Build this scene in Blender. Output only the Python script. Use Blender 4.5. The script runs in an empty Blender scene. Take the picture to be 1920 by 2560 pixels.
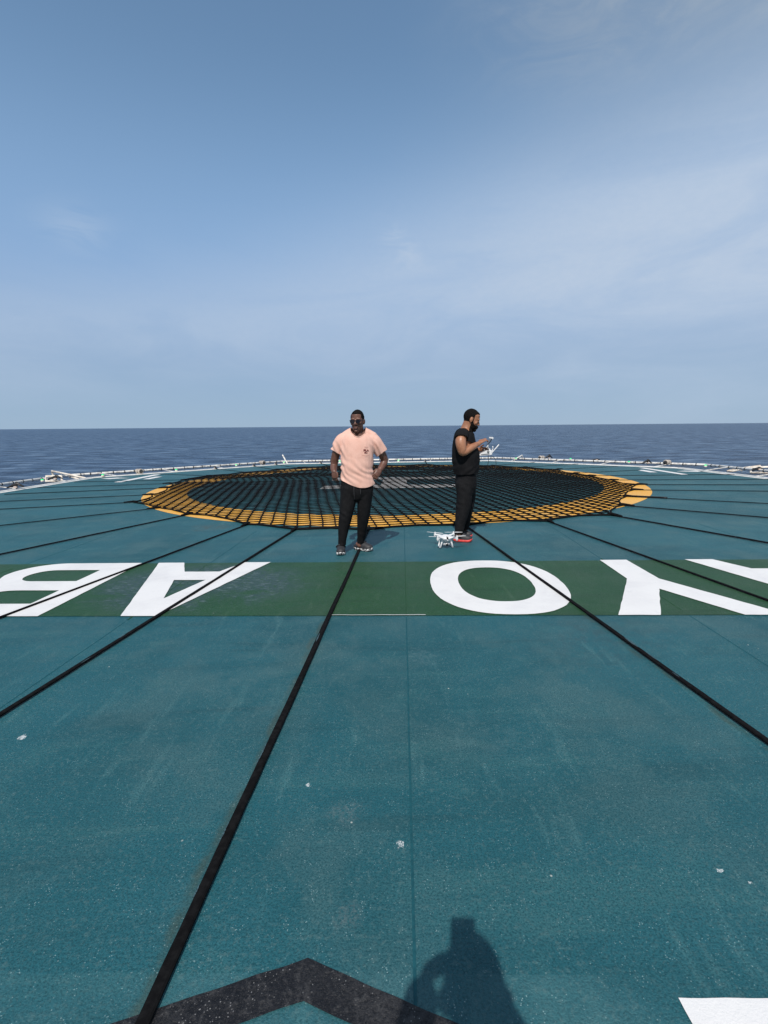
import bpy, bmesh, math, random
import numpy as np
from mathutils import Vector, Matrix, noise
from mathutils.bvhtree import BVHTree
random.seed(7)
scene = bpy.context.scene
COL = scene.collection
R = math.radians

# ------------------------------------------------------------------ camera
CAM_H = 1.53
PITCH, ROLL, FPX = 0.1692, -0.0175, 1190.0
c_f = Vector((0, math.cos(PITCH), -math.sin(PITCH)))
c_u0 = Vector((0, math.sin(PITCH), math.cos(PITCH)))
c_x0 = Vector((1, 0, 0))
c_x = c_x0 * math.cos(ROLL) + c_u0 * math.sin(ROLL)
c_u = c_u0 * math.cos(ROLL) - c_x0 * math.sin(ROLL)
CAM = Vector((0, 0, CAM_H))
cam_d = bpy.data.cameras.new('camera')
cam = bpy.data.objects.new('camera', cam_d)
COL.objects.link(cam)
cam.matrix_world = Matrix((( c_x.x, c_u.x, -c_f.x, 0), (c_x.y, c_u.y, -c_f.y, 0), (c_x.z, c_u.z, -c_f.z, CAM_H), (0, 0, 0, 1)))
cam_d.sensor_fit = 'VERTICAL'
cam_d.sensor_height = 24.0
cam_d.lens = 24.0 * FPX / 2560.0
cam_d.clip_start = 0.01
cam_d.clip_end = 200000
scene.camera = cam

def ray(px, py):
    return c_x * (px - 960) - c_u * (py - 1280) + c_f * FPX
def at(px, py, Y):
    d = ray(px, py); return CAM + d * (Y / d.y)
def G(px, py, z=0.0):
    d = ray(px, py); p = CAM + d * ((z - CAM_H) / d.z); return (p.x, p.y)

# ------------------------------------------------------------------ materials
def new_mat(name):
    m = bpy.data.materials.new(name); m.use_nodes = True
    nt = m.node_tree; nt.nodes.clear()
    out = nt.nodes.new('ShaderNodeOutputMaterial')
    bs = nt.nodes.new('ShaderNodeBsdfPrincipled')
    nt.links.new(bs.outputs[0], out.inputs[0])
    return m, nt, bs
class NT:
    def __init__(s, nt): s.nt = nt
    def n(s, t, **k):
        x = s.nt.nodes.new(t)
        for a, b in k.items(): setattr(x, a, b)
        return x
    def link(s, a, b): s.nt.links.new(a, b)
    def val(s, sock, v):
        if isinstance(v, bpy.types.NodeSocket): s.link(v, sock)
        else: sock.default_value = v
    def math(s, op, a, b=0.0, c=None, clamp=False):
        x = s.n('ShaderNodeMath', operation=op, use_clamp=clamp)
        s.val(x.inputs[0], a); s.val(x.inputs[1], b)
        if c is not None: s.val(x.inputs[2], c)
        return x.outputs[0]
    def noise(s, vec, scale, detail=4, rough=.55, dist=0.0):
        x = s.n('ShaderNodeTexNoise'); s.link(vec, x.inputs['Vector'])
        x.inputs['Scale'].default_value = scale; x.inputs['Detail'].default_value = detail
        x.inputs['Roughness'].default_value = rough; x.inputs['Distortion'].default_value = dist
        return x.outputs['Fac']
    def ramp(s, fac, a, b, lo=0.0, hi=1.0):
        x = s.n('ShaderNodeMapRange', interpolation_type='SMOOTHSTEP'); s.val(x.inputs[0], fac)
        x.inputs[1].default_value = a; x.inputs[2].default_value = b
        x.inputs[3].default_value = lo; x.inputs[4].default_value = hi
        return x.outputs[0]
    def mix(s, fac, a, b, mode='MIX'):
        x = s.n('ShaderNodeMix', data_type='RGBA', blend_type=mode)
        s.val(x.inputs[0], fac)
        for i, v in ((6, a), (7, b)):
            if isinstance(v, bpy.types.NodeSocket): s.link(v, x.inputs[i])
            else: x.inputs[i].default_value = (*v, 1)
        return x.outputs[2]
    def mapping(s, vec, scale=(1, 1, 1), rot=(0, 0, 0), loc=(0, 0, 0)):
        x = s.n('ShaderNodeMapping'); s.link(vec, x.inputs[0])
        x.inputs['Scale'].default_value = scale; x.inputs['Rotation'].default_value = rot
        x.inputs['Location'].default_value = loc
        return x.outputs[0]
    def bump(s, h, strength, dist, bs, prev=None):
        x = s.n('ShaderNodeBump'); s.link(h, x.inputs['Height'])
        x.inputs['Strength'].default_value = strength; x.inputs['Distance'].default_value = dist
        if prev is not None: s.link(prev, x.inputs['Normal'])
        s.link(x.outputs[0], bs.inputs['Normal']); return x.outputs[0]

def simple(name, col, rough=.6, col2=None, nscale=20, bump=0.0, bscale=60, bdist=.003, spec=.5, metal=0.0, lo=.4, hi=.65, sheen=0.0):
    m, nt, bs = new_mat(name); t = NT(nt)
    obj = t.n('ShaderNodeTexCoord').outputs['Object']
    if col2 is None: col2 = tuple(c * .8 for c in col)
    f = t.noise(obj, nscale, 5, .6)
    t.link(t.mix(t.ramp(f, lo, hi), col, col2), bs.inputs['Base Color'])
    bs.inputs['Roughness'].default_value = rough
    bs.inputs['Specular IOR Level'].default_value = spec
    bs.inputs['Metallic'].default_value = metal
    if sheen: bs.inputs['Sheen Weight'].default_value = sheen
    if bump: t.bump(t.noise(obj, bscale, 4, .6), bump, bdist, bs)
    return m

DIRF = Vector((math.sin(R(2.3)), math.cos(R(2.3)), 0))     # the deck's own forward and right
DIRR = Vector((math.cos(R(2.3)), -math.sin(R(2.3)), 0))

def paint(name, c, c_dark, c_light, wear=None, stain=True, deck=False):
    """non-slip deck paint: grit, blotches, tyre-dark smears, dust and a few bare flecks"""
    m, nt, bs = new_mat(name); t = NT(nt)
    obj = t.n('ShaderNodeTexCoord').outputs['Object']
    big = t.noise(obj, .55, 5, .6, .4)
    med = t.noise(obj, 3.1, 6, .65, .3)
    streak = t.noise(t.mapping(obj, (.35, 2.6, 1), (0, 0, R(4))), 1.6, 5, .6, .6)
    sx = t.noise(t.mapping(obj, (5.0, .8, 1), (0, 0, R(-2))), 2.0, 5, .6, .3)
    fine = t.noise(obj, 130, 3, .7)
    fine2 = t.noise(obj, 47, 4, .7)
    col = t.mix(t.ramp(big, .35, .68), c, c_dark)
    col = t.mix(t.ramp(med, .5, .78, 0, .55), col, c_light)
    if stain:
        col = t.mix(t.ramp(streak, .54, .70, 0, .6), col, tuple(x * .55 for x in c))
        col = t.mix(t.ramp(streak, .32, .46, .36, 0), col, c_light)
        col = t.mix(t.ramp(sx, .57, .72, 0, .38), col, tuple(min(1, x * 1.2 + .035) for x in c_light))
    dusty = t.ramp(t.noise(obj, 1.3, 5, .65, .4), .45, .65)
    grey = tuple(.68 * x + .32 * (sum(c_light) / 3 + .01) for x in c_light)
    col = t.mix(t.math('MULTIPLY', dusty, .45), col, grey)
    col = t.mix(t.ramp(fine, .34, .58, .85, 0), col, tuple(x * .72 for x in c_dark))  # shade in the pits between the grit, painted into the colour
    col = t.mix(t.ramp(t.noise(obj, 260, 2, .6), .55, .75, 0, .45), col, grey)
    col = t.mix(t.math('MULTIPLY', t.ramp(fine2, .50, .68, 0, .6), t.ramp(med, .3, .6, .35, 1)), col, grey)
    if deck:
        # rectangular over-coated strip nearest the photographer
        sep = t.n('ShaderNodeSeparateXYZ'); t.link(obj, sep.inputs[0])
        yy = t.math('ADD', sep.outputs[1], t.math('MULTIPLY', sep.outputs[0], .02))
        edge = t.math('LESS_THAN', yy, 1.118)
        inx = t.math('LESS_THAN', sep.outputs[0], .8)
        e = t.math('MULTIPLY', t.math('MULTIPLY', edge, inx), t.ramp(med, .3, .7, .02, .26))
        col = t.mix(e, col, (.075, .185, .205))
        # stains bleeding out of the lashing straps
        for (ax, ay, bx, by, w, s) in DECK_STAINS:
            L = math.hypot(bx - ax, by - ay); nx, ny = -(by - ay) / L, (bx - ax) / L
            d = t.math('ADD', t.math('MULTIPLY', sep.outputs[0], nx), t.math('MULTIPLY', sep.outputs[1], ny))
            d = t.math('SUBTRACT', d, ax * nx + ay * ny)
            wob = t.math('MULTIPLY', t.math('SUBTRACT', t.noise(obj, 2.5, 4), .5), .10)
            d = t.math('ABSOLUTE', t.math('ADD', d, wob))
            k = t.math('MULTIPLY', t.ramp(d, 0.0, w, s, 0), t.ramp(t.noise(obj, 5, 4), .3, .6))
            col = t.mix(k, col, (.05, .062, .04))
        for (ax, ay, rad, s, cc) in DECK_SPOTS:
            q = t.n('ShaderNodeVectorMath', operation='DISTANCE'); t.link(obj, q.inputs[0]); q.inputs[1].default_value = (ax, ay, 0)
            dd = t.math('ADD', q.outputs['Value'], t.math('MULTIPLY', t.math('SUBTRACT', t.noise(obj, 1.1 / rad, 5, .75), .5), rad * (2.6 if rad < .05 else 1.6)))
            k = t.math('MULTIPLY', t.ramp(dd, rad * (.32 if rad < .05 else .2), rad * (.5 if rad < .05 else 1.0), 1, 0), t.ramp(t.noise(obj, 5 / rad, 5, .8), .42, .56 if rad < .05 else .62, 0, s))
            col = t.mix(k, col, cc)
    # glints of quartz grit, painted into the colour as pale specks
    v = t.n('ShaderNodeTexVoronoi'); t.link(obj, v.inputs['Vector']); v.inputs['Scale'].default_value = 105
    sp = t.math('MULTIPLY', t.ramp(v.outputs['Distance'], .10, .24, 1, 0), t.ramp(t.noise(obj, 14, 4, .75), .46, .62))
    col = t.mix(t.math('MULTIPLY', sp, .7), col, tuple(min(1, x * 1.2 + .22) for x in c_light))
    # scattered bare specks
    v2 = t.n('ShaderNodeTexVoronoi'); t.link(obj, v2.inputs['Vector']); v2.inputs['Scale'].default_value = 9
    sc = t.math('MULTIPLY', t.ramp(v2.outputs['Distance'], .015, .06, 1, 0), t.ramp(t.noise(obj, 2.2, 3, .7), .55, .62))
    col = t.mix(sc, col, (.5, .52, .48))
    if wear is not None:
        w = t.noise(t.mapping(obj, (1.0, 1.4, 1), (0, 0, R(20))), 1.1, 6, .7, .5)
        k = t.math('MULTIPLY', t.ramp(w, .36, .50), t.ramp(t.noise(obj, 22, 4, .75), .34, .52))
        if wear == 'zone':
            q = t.n('ShaderNodeVectorMath', operation='DISTANCE'); t.link(t.mapping(obj, (.55, .8, 1)), q.inputs[0]); q.inputs[1].default_value = (-1.9 * .55, 4.7 * .8, 0)
            k = t.math('MULTIPLY', k, t.ramp(q.outputs['Value'], .40, .72, 1, .05))
        col = t.mix(t.math('MULTIPLY', k, .9), col, (.030, .060, .062))
        k2 = t.math('MULTIPLY', k, t.ramp(t.noise(t.mapping(obj, (1, 3, 1), (0, 0, R(35))), 9, 6, .75), .52, .62))
        col = t.mix(t.math('MULTIPLY', k2, .8), col, (.12, .165, .17))
    t.link(col, bs.inputs['Base Color'])
    bs.inputs['Roughness'].default_value = .5
    bs.inputs['Specular IOR Level'].default_value = .28
    b1 = t.bump(fine, .9, .004, bs)
    t.bump(fine2, .5, .006, bs, b1)
    return m

def simple_white(name):
    m, nt, bs = new_mat(name); t = NT(nt)
    obj = t.n('ShaderNodeTexCoord').outputs['Object']
    col = t.mix(t.ramp(t.noise(obj, 1.7, 6, .65, .3), .42, .7), (.74, .73, .73), (.66, .65, .66))
    col = t.mix(t.ramp(t.noise(obj, 9, 5, .7), .58, .75, 0, .35), col, (.55, .56, .57))
    col = t.mix(t.ramp(t.noise(obj, 110, 3, .7), .6, .75, 0, .35), col, (.48, .5, .5))
    v = t.n('ShaderNodeTexVoronoi'); t.link(obj, v.inputs['Vector']); v.inputs['Scale'].default_value = 16
    col = t.mix(t.ramp(v.outputs['Distance'], .02, .07, .6, 0), col, (.33, .36, .37))
    t.link(col, bs.inputs['Base Color']); bs.inputs['Roughness'].default_value = .55
    t.bump(t.noise(obj, 120, 3, .7), .4, .004, bs)
    return m

# ------------------------------------------------------------------ mesh helpers
class MB:
    def __init__(s): s.v = []; s.f = []
    def add(s, vs, fs):
        o = len(s.v); s.v += [tuple(p) for p in vs]; s.f += [[i + o for i in f] for f in fs]
    def box(s, c, size, M=None):
        sx, sy, sz = (x / 2 for x in size); c = Vector(c)
        vs = []
        for z in (-sz, sz):
            for x, y in ((-sx, -sy), (sx, -sy), (sx, sy), (-sx, sy)):
                p = Vector((x, y, z)); vs.append(c + (M @ p if M else p))
        s.add(vs, [(3, 2, 1, 0), (4, 5, 6, 7), (0, 1, 5, 4), (1, 2, 6, 5), (2, 3, 7, 6), (3, 0, 4, 7)])
    def tube(s, pts, rad, ref=(1, 0, 0), n=12, cap=True, rnd=True):
        pts = [Vector(p) for p in pts]; rad = [(r, r) if not hasattr(r, '__len__') else tuple(r) for r in rad]
        if len(rad) == 1: rad = rad * len(pts)
        ref = Vector(ref)
        tang = []
        for i in range(len(pts)):
            a = pts[max(i - 1, 0)]; b = pts[min(i + 1, len(pts) - 1)]; tang.append((b - a).normalized())
        if rnd and cap:
            def ends(p, t, r, sgn):
                m = min(r); return [(p + t * sgn * m * .45, tuple(x * .8 for x in r)), (p + t * sgn * m * .75, tuple(x * .45 for x in r))]
            e0 = ends(pts[0], tang[0], rad[0], -1)[::-1]; e1 = ends(pts[-1], tang[-1], rad[-1], 1)
            pts = [p for p, _ in e0] + pts + [p for p, _ in e1]
            rad = [r for _, r in e0] + rad + [r for _, r in e1]
            tang = [tang[0]] * 2 + tang + [tang[-1]] * 2
        rings = []
        for p, t, (ra, rb) in zip(pts, tang, rad):
            a = ref - t * ref.dot(t)
            if a.length < 1e-3: a = Vector((0, 1, 0)) - t * t.y
            a.normalize(); b = t.cross(a)
            rings.append([p + a * (ra * math.cos(2 * math.pi * k / n)) + b * (rb * math.sin(2 * math.pi * k / n)) for k in range(n)])
        vs = [q for r in rings for q in r]; fs = []
        for i in range(len(rings) - 1):
            for k in range(n):
                k2 = (k + 1) % n
                fs.append((i * n + k, i * n + k2, (i + 1) * n + k2, (i + 1) * n + k))
        if cap:
            fs.append(tuple(range(n))[::-1]); fs.append(tuple((len(rings) - 1) * n + k for k in range(n)))
        s.add(vs, fs)
    def stube(s, pts, rad, ref=(1, 0, 0), n=12, cap=True, rnd=True, sub=4):
        """tube through the same sections with the run between them rounded (Catmull-Rom)"""
        P = [Vector(p) for p in pts]; Q = [(r, r) if not hasattr(r, '__len__') else tuple(r) for r in rad]
        if len(Q) == 1: Q = Q * len(P)
        V = [list(p) + list(q) for p, q in zip(P, Q)]; out = []
        for i in range(len(V) - 1):
            a, b, c, d = V[max(i - 1, 0)], V[i], V[i + 1], V[min(i + 2, len(V) - 1)]
            for k in range(sub):
                u = k / sub
                out.append([.5 * (2 * b[j] + (c[j] - a[j]) * u + (2 * a[j] - 5 * b[j] + 4 * c[j] - d[j]) * u * u + (3 * b[j] - a[j] - 3 * c[j] + d[j]) * u ** 3) for j in range(5)])
        out.append(V[-1])
        s.tube([o[:3] for o in out], [tuple(o[3:]) for o in out], ref, n, cap, rnd)
    def ell(s, c, r, M=None, nu=14, nv=9):
        c = Vector(c); vs = []; fs = []
        def P(th, ph):
            p = Vector((r[0] * math.sin(th) * math.cos(ph), r[1] * math.sin(th) * math.sin(ph), r[2] * math.cos(th)))
            return c + (M @ p if M else p)
        vs.append(P(0, 0))
        for i in range(1, nv):
            for k in range(nu): vs.append(P(math.pi * i / nv, 2 * math.pi * k / nu))
        vs.append(P(math.pi, 0))
        for k in range(nu):
            k2 = (k + 1) % nu
            fs.append((0, 1 + k, 1 + k2))
            for i in range(nv - 2):
                a = 1 + i * nu
                fs.append((a + k, a + nu + k, a + nu + k2, a + k2))
            a = 1 + (nv - 2) * nu
            fs.append((a + k, len(vs) - 1, a + k2))
        s.add(vs, fs)
    def poly(s, pts, z, thick=0.0):
        n = len(pts); vs = [(x, y, z) for x, y in pts]
        s.add(vs, [tuple(range(n))])
    def prism(s, pts, z0, z1):
        n = len(pts)
        vs = [(x, y, z0) for x, y in pts] + [(x, y, z1) for x, y in pts]
        fs = [tuple(range(n))[::-1], tuple(range(n, 2 * n))] + [(i, (i + 1) % n, n + (i + 1) % n, n + i) for i in range(n)]
        s.add(vs, fs)
    def mesh(s, name):
        me = bpy.data.meshes.new(name); me.from_pydata(s.v, [], s.f); me.update(); return me
    def build(s, name, mat, parent=None, smooth=True, tri=False, bevel=0.0, fixn=True):
        me = s.mesh(name)
        if fixn or bevel or tri:
            bm = bmesh.new(); bm.from_mesh(me)
            if bevel: bmesh.ops.bevel(bm, geom=list(bm.edges), offset=bevel, segments=2, affect='EDGES', clamp_overlap=True)
            if tri: bmesh.ops.triangulate(bm, faces=list(bm.faces))
            bmesh.ops.recalc_face_normals(bm, faces=list(bm.faces))
            bm.to_mesh(me); bm.free()
        return link(name, me, mat, parent, smooth)
def link(name, me, mat, parent=None, smooth=True):
    if mat is not None: me.materials.append(mat)
    if smooth: me.polygons.foreach_set('use_smooth', [True] * len(me.polygons))
    o = bpy.data.objects.new(name, me); COL.objects.link(o)
    if parent is not None: attach(o, parent)
    return o
def world(o):
    return o.matrix_basis if o.parent is None else world(o.parent) @ o.matrix_parent_inverse @ o.matrix_basis
def attach(o, parent):
    """parent, geometry kept in world coordinates"""
    o.parent = parent
    o.matrix_parent_inverse = world(parent).inverted()
def thing(name, label, cat, loc=(0, 0, 0), group=None):
    o = bpy.data.objects.new(name, None); COL.objects.link(o)
    o.empty_display_size = .1; o.location = loc
    return tag(o, label, cat, group)
def tag(o, label, cat, group=None):
    o['label'] = label; o['category'] = cat
    if group: o['group'] = group
    return o
def structure(o): o['kind'] = 'structure'; return o

def edge_neighbors_smooth(me, it, fac=.5):
    n = len(me.vertices); co = np.empty(n * 3, np.float32); me.vertices.foreach_get('co', co); co = co.reshape(-1, 3).astype(np.float64)
    e = np.empty(len(me.edges) * 2, np.int32); me.edges.foreach_get('vertices', e); e = e.reshape(-1, 2)
    deg = np.bincount(e.ravel(), minlength=n).astype(float)[:, None]; deg[deg == 0] = 1
    for _ in range(it):
        s = np.zeros_like(co)
        np.add.at(s, e[:, 0], co[e[:, 1]]); np.add.at(s, e[:, 1], co[e[:, 0]])
        co += fac * (s / deg - co)
    me.vertices.foreach_set('co', co.astype(np.float32).ravel()); me.update()
def unify(mb, name, voxel, smooth=2):
    me = mb.mesh(name); o = bpy.data.objects.new(name, me); COL.objects.link(o)
    md = o.modifiers.new('r', 'REMESH'); md.mode = 'VOXEL'; md.voxel_size = voxel; md.adaptivity = 0
    dg = bpy.context.evaluated_depsgraph_get()
    r = bpy.data.meshes.new_from_object(o.evaluated_get(dg)); r.name = name
    bpy.data.objects.remove(o); bpy.data.meshes.remove(me)
    edge_neighbors_smooth(r, smooth)
    return r
def cloth(me, cuts, amp, freq, stretch, thick=.004, drop=None, fold=None, snap=None):
    """turn a closed blob into a garment: plane cuts, drape folds, thickness"""
    bm = bmesh.new(); bm.from_mesh(me)
    for co, no, reg in cuts:
        vs = [v for v in bm.verts if reg(v.co)]
        s = set(vs); ed = [e for e in bm.edges if e.verts[0] in s and e.verts[1] in s]; fc = [f for f in bm.faces if all(v in s for v in f.verts)]
        bmesh.ops.bisect_plane(bm, geom=vs + ed + fc, plane_co=co, plane_no=no, clear_outer=True)
    if drop: bmesh.ops.delete(bm, geom=[v for v in bm.verts if drop(v.co)], context='VERTS')
    if snap:
        for v in bm.verts:
            if v.is_boundary: snap(v)
    bmesh.ops.recalc_face_normals(bm, faces=list(bm.faces)); bm.normal_update()
    for v in bm.verts:
        p = v.co; q = Vector((p.x * stretch[0], p.y * stretch[1], p.z * stretch[2]))
        a = noise.noise(q * freq) + .5 * noise.noise(q * freq * 2.3 + Vector((5, 3, 1)))
        k = amp * a
        if fold: k += fold(p)
        v.co = p + v.normal * k
    bm.to_mesh(me); bm.free()
    o = bpy.data.objects.new('tmp', me); COL.objects.link(o)
    md = o.modifiers.new('s', 'SOLIDIFY'); md.thickness = thick; md.offset = -1
    r = bpy.data.meshes.new_from_object(o.evaluated_get(bpy.context.evaluated_depsgraph_get()))
    bpy.data.objects.remove(o)
    return r
def subset_offset(me, pred, off, name):
    """a copy of part of a surface, lifted off it (hair, beard)"""
    bm = bmesh.new(); bm.from_mesh(me); bm.normal_update()
    bmesh.ops.delete(bm, geom=[v for v in bm.verts if not pred(v.co)], context='VERTS')
    for v in bm.verts:
        d = -.003 if v.is_boundary else off * (1 + .3 * noise.noise(v.co * 90))
        v.co = v.co + v.normal * d
    r = bpy.data.meshes.new(name); bm.to_mesh(r); bm.free(); return r

# ------------------------------------------------------------------ sun and sky
SUN_D = Vector((0.104, 0.634, -0.766)).normalized()      # the way the light travels
sl = bpy.data.lights.new('sun', 'SUN'); sl.energy = 4.0; sl.angle = R(.53); sl.color = (1, .955, .89)
so = bpy.data.objects.new('sun', sl); COL.objects.link(so)
so.rotation_euler = SUN_D.to_track_quat('-Z', 'Y').to_euler(); so.location = (0, -20, 30)
w = bpy.data.worlds.new('World'); scene.world = w; w.use_nodes = True
nt = w.node_tree; nt.nodes.clear(); t = NT(nt)
bg = t.n('ShaderNodeBackground'); wo = t.n('ShaderNodeOutputWorld'); t.link(bg.outputs[0], wo.inputs[0])
sky = t.n('ShaderNodeTexSky', sky_type='NISHITA'); sky.sun_disc = False
sky.sun_elevation = R(50); sky.sun_rotation = math.atan2(-SUN_D.x, -SUN_D.y) % (2 * math.pi)
sky.altitude = 20; sky.air_density = 1.0; sky.dust_density = 0.0; sky.ozone_density = 2.0
gen = t.n('ShaderNodeTexCoord').outputs['Generated']
sep = t.n('ShaderNodeSeparateXYZ'); t.link(gen, sep.inputs[0])
az = t.math('ARCTAN2', sep.outputs[0], sep.outputs[1]); el = t.math('ARCSINE', sep.outputs[2])
def gauss(x, c, wd):
    d = t.math('DIVIDE', t.math('SUBTRACT', x, c), wd)
    return t.math('POWER', 2.718, t.math('MULTIPLY', t.math('MULTIPLY', d, d), -1.0))
comb = t.n('ShaderNodeCombineXYZ'); t.link(az, comb.inputs[0]); t.link(el, comb.inputs[1])
uv = comb.outputs[0]
nz = t.noise(t.mapping(uv, (1.6, 5.5, 1), (0, 0, R(-12))), 1.7, 7, .55, .7)
nz2 = t.noise(t.mapping(uv, (3.0, 9.0, 1), (0, 0, R(-24)), (3, 1, 0)), 2.2, 8, .6, 1.2)
fz = t.noise(t.mapping(uv, (1, 1.8, 1)), 60, 3, .6)
wob = t.math('MULTIPLY', t.math('SUBTRACT', nz, .5), .16)
elw = t.math('ADD', el, wob)
right = t.ramp(az, -.55, .75)
band = t.math('MULTIPLY', gauss(elw, t.math('ADD', .245, t.math('MULTIPLY', az, .12)), t.math('ADD', .085, t.math('MULTIPLY', right, .15))), t.math('ADD', .50, t.math('MULTIPLY', right, .55)))
band = t.math('MULTIPLY', band, t.ramp(nz, .25, .68, .62, 1.12))
corner = t.math('MULTIPLY', t.math('MULTIPLY', t.ramp(t.math('ADD', el, t.math('MULTIPLY', wob, .7)), .48, .66), t.ramp(az, .02, .5)), t.ramp(nz2, .30, .7, .30, .85))
wisp = t.math('MULTIPLY', t.math('MULTIPLY', gauss(t.math('ADD', el, t.math('MULTIPLY', az, .55)), .36, .035), gauss(az, .045, .035)), t.ramp(nz2, .42, .66, 0, .35))
wisp2 = t.math('MULTIPLY', t.math('MULTIPLY', gauss(el, .33, .03), gauss(az, -.53, .05)), t.ramp(nz2, .4, .6, 0, .3))
cl = t.math('ADD', t.math('ADD', band, corner), t.math('ADD', wisp, wisp2), clamp=True)
cl = t.math('MULTIPLY', cl, t.ramp(fz, .2, .8, .95, 1.05))
tint = t.mix(1.0, sky.outputs[0], (1.20, 1.28, 1.18), 'MULTIPLY')
low = t.mix(t.ramp(el, 0.0, .30), (2.30, 3.30, 4.55), (1.92, 2.98, 4.85))
veil = t.mix(t.ramp(el, .12, .62, .97, 0), tint, low)
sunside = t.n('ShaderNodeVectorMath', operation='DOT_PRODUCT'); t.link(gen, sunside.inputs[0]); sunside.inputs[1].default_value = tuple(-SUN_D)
fill_whiten = t.ramp(sunside.outputs['Value'], .25, .95, 0, .92)  # unseen sunward sky whitened, added to take the blue out of the shadows
veil = t.mix(fill_whiten, veil, (2.75, 2.95, 3.1))
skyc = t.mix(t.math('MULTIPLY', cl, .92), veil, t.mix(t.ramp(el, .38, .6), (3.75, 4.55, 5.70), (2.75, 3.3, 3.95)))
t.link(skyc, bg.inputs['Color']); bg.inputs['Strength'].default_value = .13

# ------------------------------------------------------------------ the sea
def sea_material():
    m, nt, bs = new_mat('sea_water'); t = NT(nt)
    obj = t.n('ShaderNodeTexCoord').outputs['Object']
    big = t.noise(t.mapping(obj, (.35, 1, 1), (0, 0, R(8))), .006, 5, .55)
    chop = t.noise(t.mapping(obj, (.5, 1, 1), (0, 0, R(6))), .085, 5, .58, .4)
    chop2 = t.noise(t.mapping(obj, (.8, 1, 1), (0, 0, R(-9))), .33, 6, .65, .4)
    col = t.mix(t.ramp(big, .35, .65), (.036, .074, .142), (.046, .088, .158))
    col = t.mix(t.ramp(chop, .50, .60, 0, 1), col, (.010, .027, .064))  # wave shading painted into the colour: dark slopes here, pale ones below
    col = t.mix(t.ramp(chop, .38, .47, .9, 0), col, (.115, .175, .265))
    col = t.mix(t.ramp(chop2, .50, .68, 0, .4), col, (.016, .04, .09))
    t.link(col, bs.inputs['Base Color'])
    bs.inputs['Roughness'].default_value = .38; bs.inputs['IOR'].default_value = 1.33
    bs.inputs['Specular IOR Level'].default_value = .42
    b = t.bump(chop, 1.0, 5.0, bs)
    t.bump(chop2, .9, 1.1, bs, b)
    return m
sea_n = Vector((0.00902, -0.00954, 0.9999)).normalized()
mb = MB(); SR = 90000.0
xs = [-SR, -20000, -4000, -800, 0, 800, 4000, 20000, SR]
for i in range(8):
    for j in range(8):
        q = [(xs[i], xs[j]), (xs[i + 1], xs[j]), (xs[i + 1], xs[j + 1]), (xs[i], xs[j + 1])]
        mb.add([(x, y, 0) for x, y in q], [(0, 1, 2, 3)])
sea = structure(mb.build('sea', sea_material(), smooth=False))
sea.location = (0, 0, -21)
sea.rotation_euler = Vector((0, 0, 1)).rotation_difference(sea_n).to_euler()

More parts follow.
